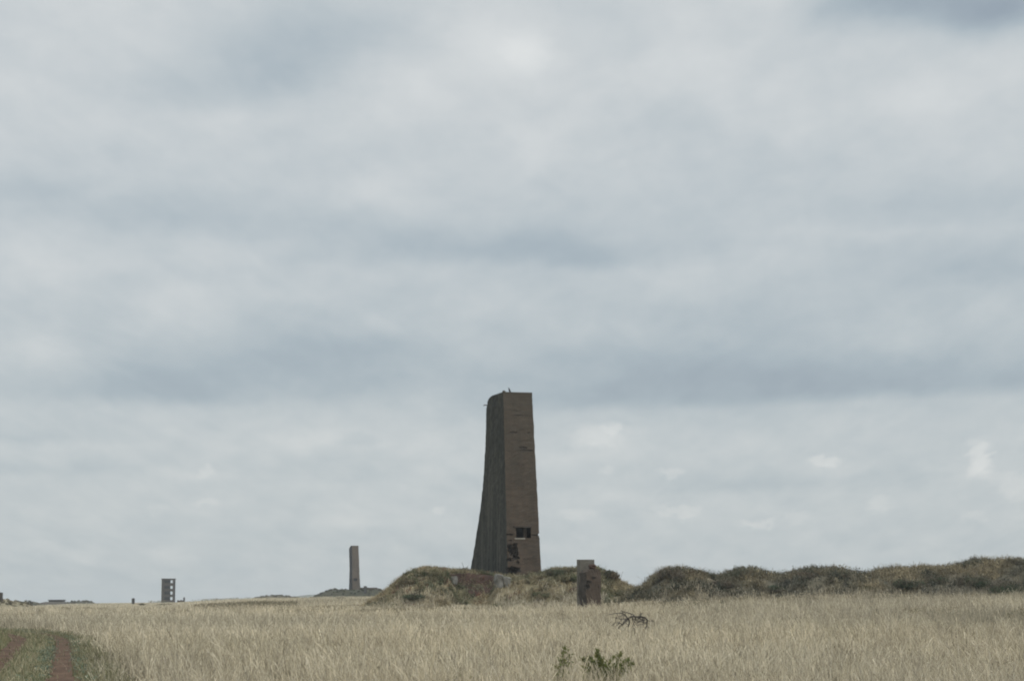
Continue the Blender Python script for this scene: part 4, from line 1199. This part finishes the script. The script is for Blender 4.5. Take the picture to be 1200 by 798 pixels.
# flat cloud bases: dark just above a fairly crisp lower edge, fading upwards
Pf = nt.vmath('ADD', nt.vmath('ADD', P0, nt.vmath('MULTIPLY', warp, (.5, .45, 0))), nt.vmath('MULTIPLY', nt.vmath('SUBTRACT', nw2.outputs['Color'], (.5, .5, .5)), (30, 18, 0)))
fx_, fy_, _ = nt.sep(Pf)
for (pc, hw, pb, up_, soft, am_) in ((190, 120, 470, 46, 9, -13), (420, 110, 462, 40, 12, -9), (90, 110, 517, 14, 5, -8), (250, 190, 268, 34, 14, -10), (560, 150, 302, 34, 12, -11), (690, 90, 314, 26, 9, -7), (880, 160, 575, 16, 5, -8), (330, 130, 118, 60, 18, -9), (1120, 130, 328, 36, 12, -9), (1060, 120, 30, 40, 14, -10), (380, 80, 566, 10, 4, -5)):
    bx_, by_ = pxdir(pc, pb)
    ee = nt.math('SUBTRACT', fy_, by_)
    lo_ = nt.math('DIVIDE', nt.math('ADD', ee, float(soft)), 2.0 * soft, clamp=True)
    u_ = nt.math('POWER', 2.718, nt.math('DIVIDE', nt.math('MAXIMUM', ee, 0.0), -float(up_)))
    gx_ = nt.math('DIVIDE', nt.math('SUBTRACT', fx_, bx_), float(hw)); gx_ = nt.math('POWER', .4, nt.math('MULTIPLY', gx_, gx_))
    acc = nt.math('MULTIPLY_ADD', nt.math('MULTIPLY', nt.math('MULTIPLY', lo_, u_), gx_), float(am_), acc)
# billow detail over everything
nd = nt.noise(nt.vmath('MULTIPLY', q, (1, 1.15, .3)), 7.5, 8, .56, .5)
acc = nt.math('MULTIPLY_ADD', nt.math('SUBTRACT', nd.outputs[0], .5), 13.0, acc)
qa = nt.vmath('ADD', q, nt.vmath('MULTIPLY', nw.outputs['Color'], (.05, .04, 0)))
for sc_, sh_, am_, st_ in ((8.0, .045, 15.0, 1.45), (19.0, .020, 9.0, 1.35)):
    e0 = nt.noise(nt.vmath('MULTIPLY', qa, (1, st_, .3)), sc_, 6, .52)
    e1 = nt.noise(nt.vmath('MULTIPLY', nt.vmath('ADD', qa, (0, sh_, 0)), (1, st_, .3)), sc_, 6, .52)
    acc = nt.math('MULTIPLY_ADD', nt.math('SUBTRACT', e0.outputs[0], e1.outputs[0]), am_, acc)
nb = nt.noise(nt.vmath('MULTIPLY', q, (1, 1.35, .3)), 16.0, 7, .6)
acc = nt.math('MULTIPLY_ADD', nt.math('SUBTRACT', nb.outputs[0], .5), 9.0, acc)
npf = nt.noise(nt.vmath('MULTIPLY', nt.vmath('ADD', q, nt.vmath('MULTIPLY', nw.outputs['Color'], (.12, .12, 0))), (1, 1.5, .3)), 7.0, 5, .5)
puff = nt.math('ABSOLUTE', nt.math('MULTIPLY_ADD', npf.outputs[0], 2.0, -1.0))
acc = nt.math('MULTIPLY_ADD', nt.math('SUBTRACT', puff, .2), 9.0, acc)
acc = nt.math('MULTIPLY_ADD', acc, .78, .22 * 195.0 - 3.5)
acc = nt.math('DIVIDE', acc, 255.0, clamp=True)
colr = nt.ramp(acc, [(.55, lin(128, 142, 155)), (.64, lin(151, 163, 174)), (.70, lin(167, 179, 187)), (.745, lin(183, 192, 197)), (.80, lin(202, 207, 209)), (.86, lin(219, 222, 222)), (.92, lin(232, 232, 228))])
# a breath of yellow-green low down where the air is thick
hz_ = nt.math('SUBTRACT', 1.0, nt.math('DIVIDE', elc, .17), clamp=True)
colr = nt.mix(nt.math('MULTIPLY', hz_, .6), colr, nt.mix(1.0, colr, (1.0, .985, .95), 'MULTIPLY'))
# brighter overhead than where the camera looks
zen = nt.math('ADD', 1.0, nt.math('MULTIPLY', nt.math('SUBTRACT', dz, .30, clamp=True), 2.0))
k = nt.math('MULTIPLY', zen, 1.0 / STR)
cl = nt.vmath('MULTIPLY', colr, nt.comb(k, k, k))
nt.l.new(nt.mix(.96, sky.outputs[0], cl), bg.inputs['Color'])
w.cycles.sampling_method = 'MANUAL'; w.cycles.sample_map_resolution = 512

sd = bpy.data.lights.new('sun', 'SUN'); sd.energy = 1.4; sd.angle = R(14); sd.color = (1, .965, .90)
so = bpy.data.objects.new('sun', sd); link(so)
sv = Vector((math.sin(SUN_AZ) * math.cos(SUN_EL), math.cos(SUN_AZ) * math.cos(SUN_EL), math.sin(SUN_EL)))
so.rotation_euler = sv.to_track_quat('Z', 'Y').to_euler(); so.location = (60, -40, 80)

# ------------------------------------------------------------------ camera and output
cd = bpy.data.cameras.new('camera'); cam = bpy.data.objects.new('camera', cd); link(cam)
cd.sensor_width = 36; cd.lens = 36 * F / 1200; cd.clip_start = .3; cd.clip_end = 12000
cam.location = (0, 0, EYE); cam.rotation_euler = (math.pi / 2 + PITCH, 0, 0)
scene.camera = cam
scene.render.engine = 'CYCLES'
scene.view_settings.view_transform = 'Standard'; scene.view_settings.look = 'None'
scene.view_settings.exposure = .06; scene.view_settings.gamma = 1
scene.cycles.filter_width = 2.0
scene.cycles.max_bounces = 5; scene.cycles.diffuse_bounces = 2; scene.cycles.volume_bounces = 0; scene.cycles.transmission_bounces = 3
scene.cycles.use_denoising = True; scene.cycles.denoiser = "OPENIMAGEDENOISE"; scene.cycles.denoising_input_passes = "RGB_ALBEDO_NORMAL"; scene.cycles.denoising_prefilter = "ACCURATE"
scene.cycles.sample_clamp_indirect = 4
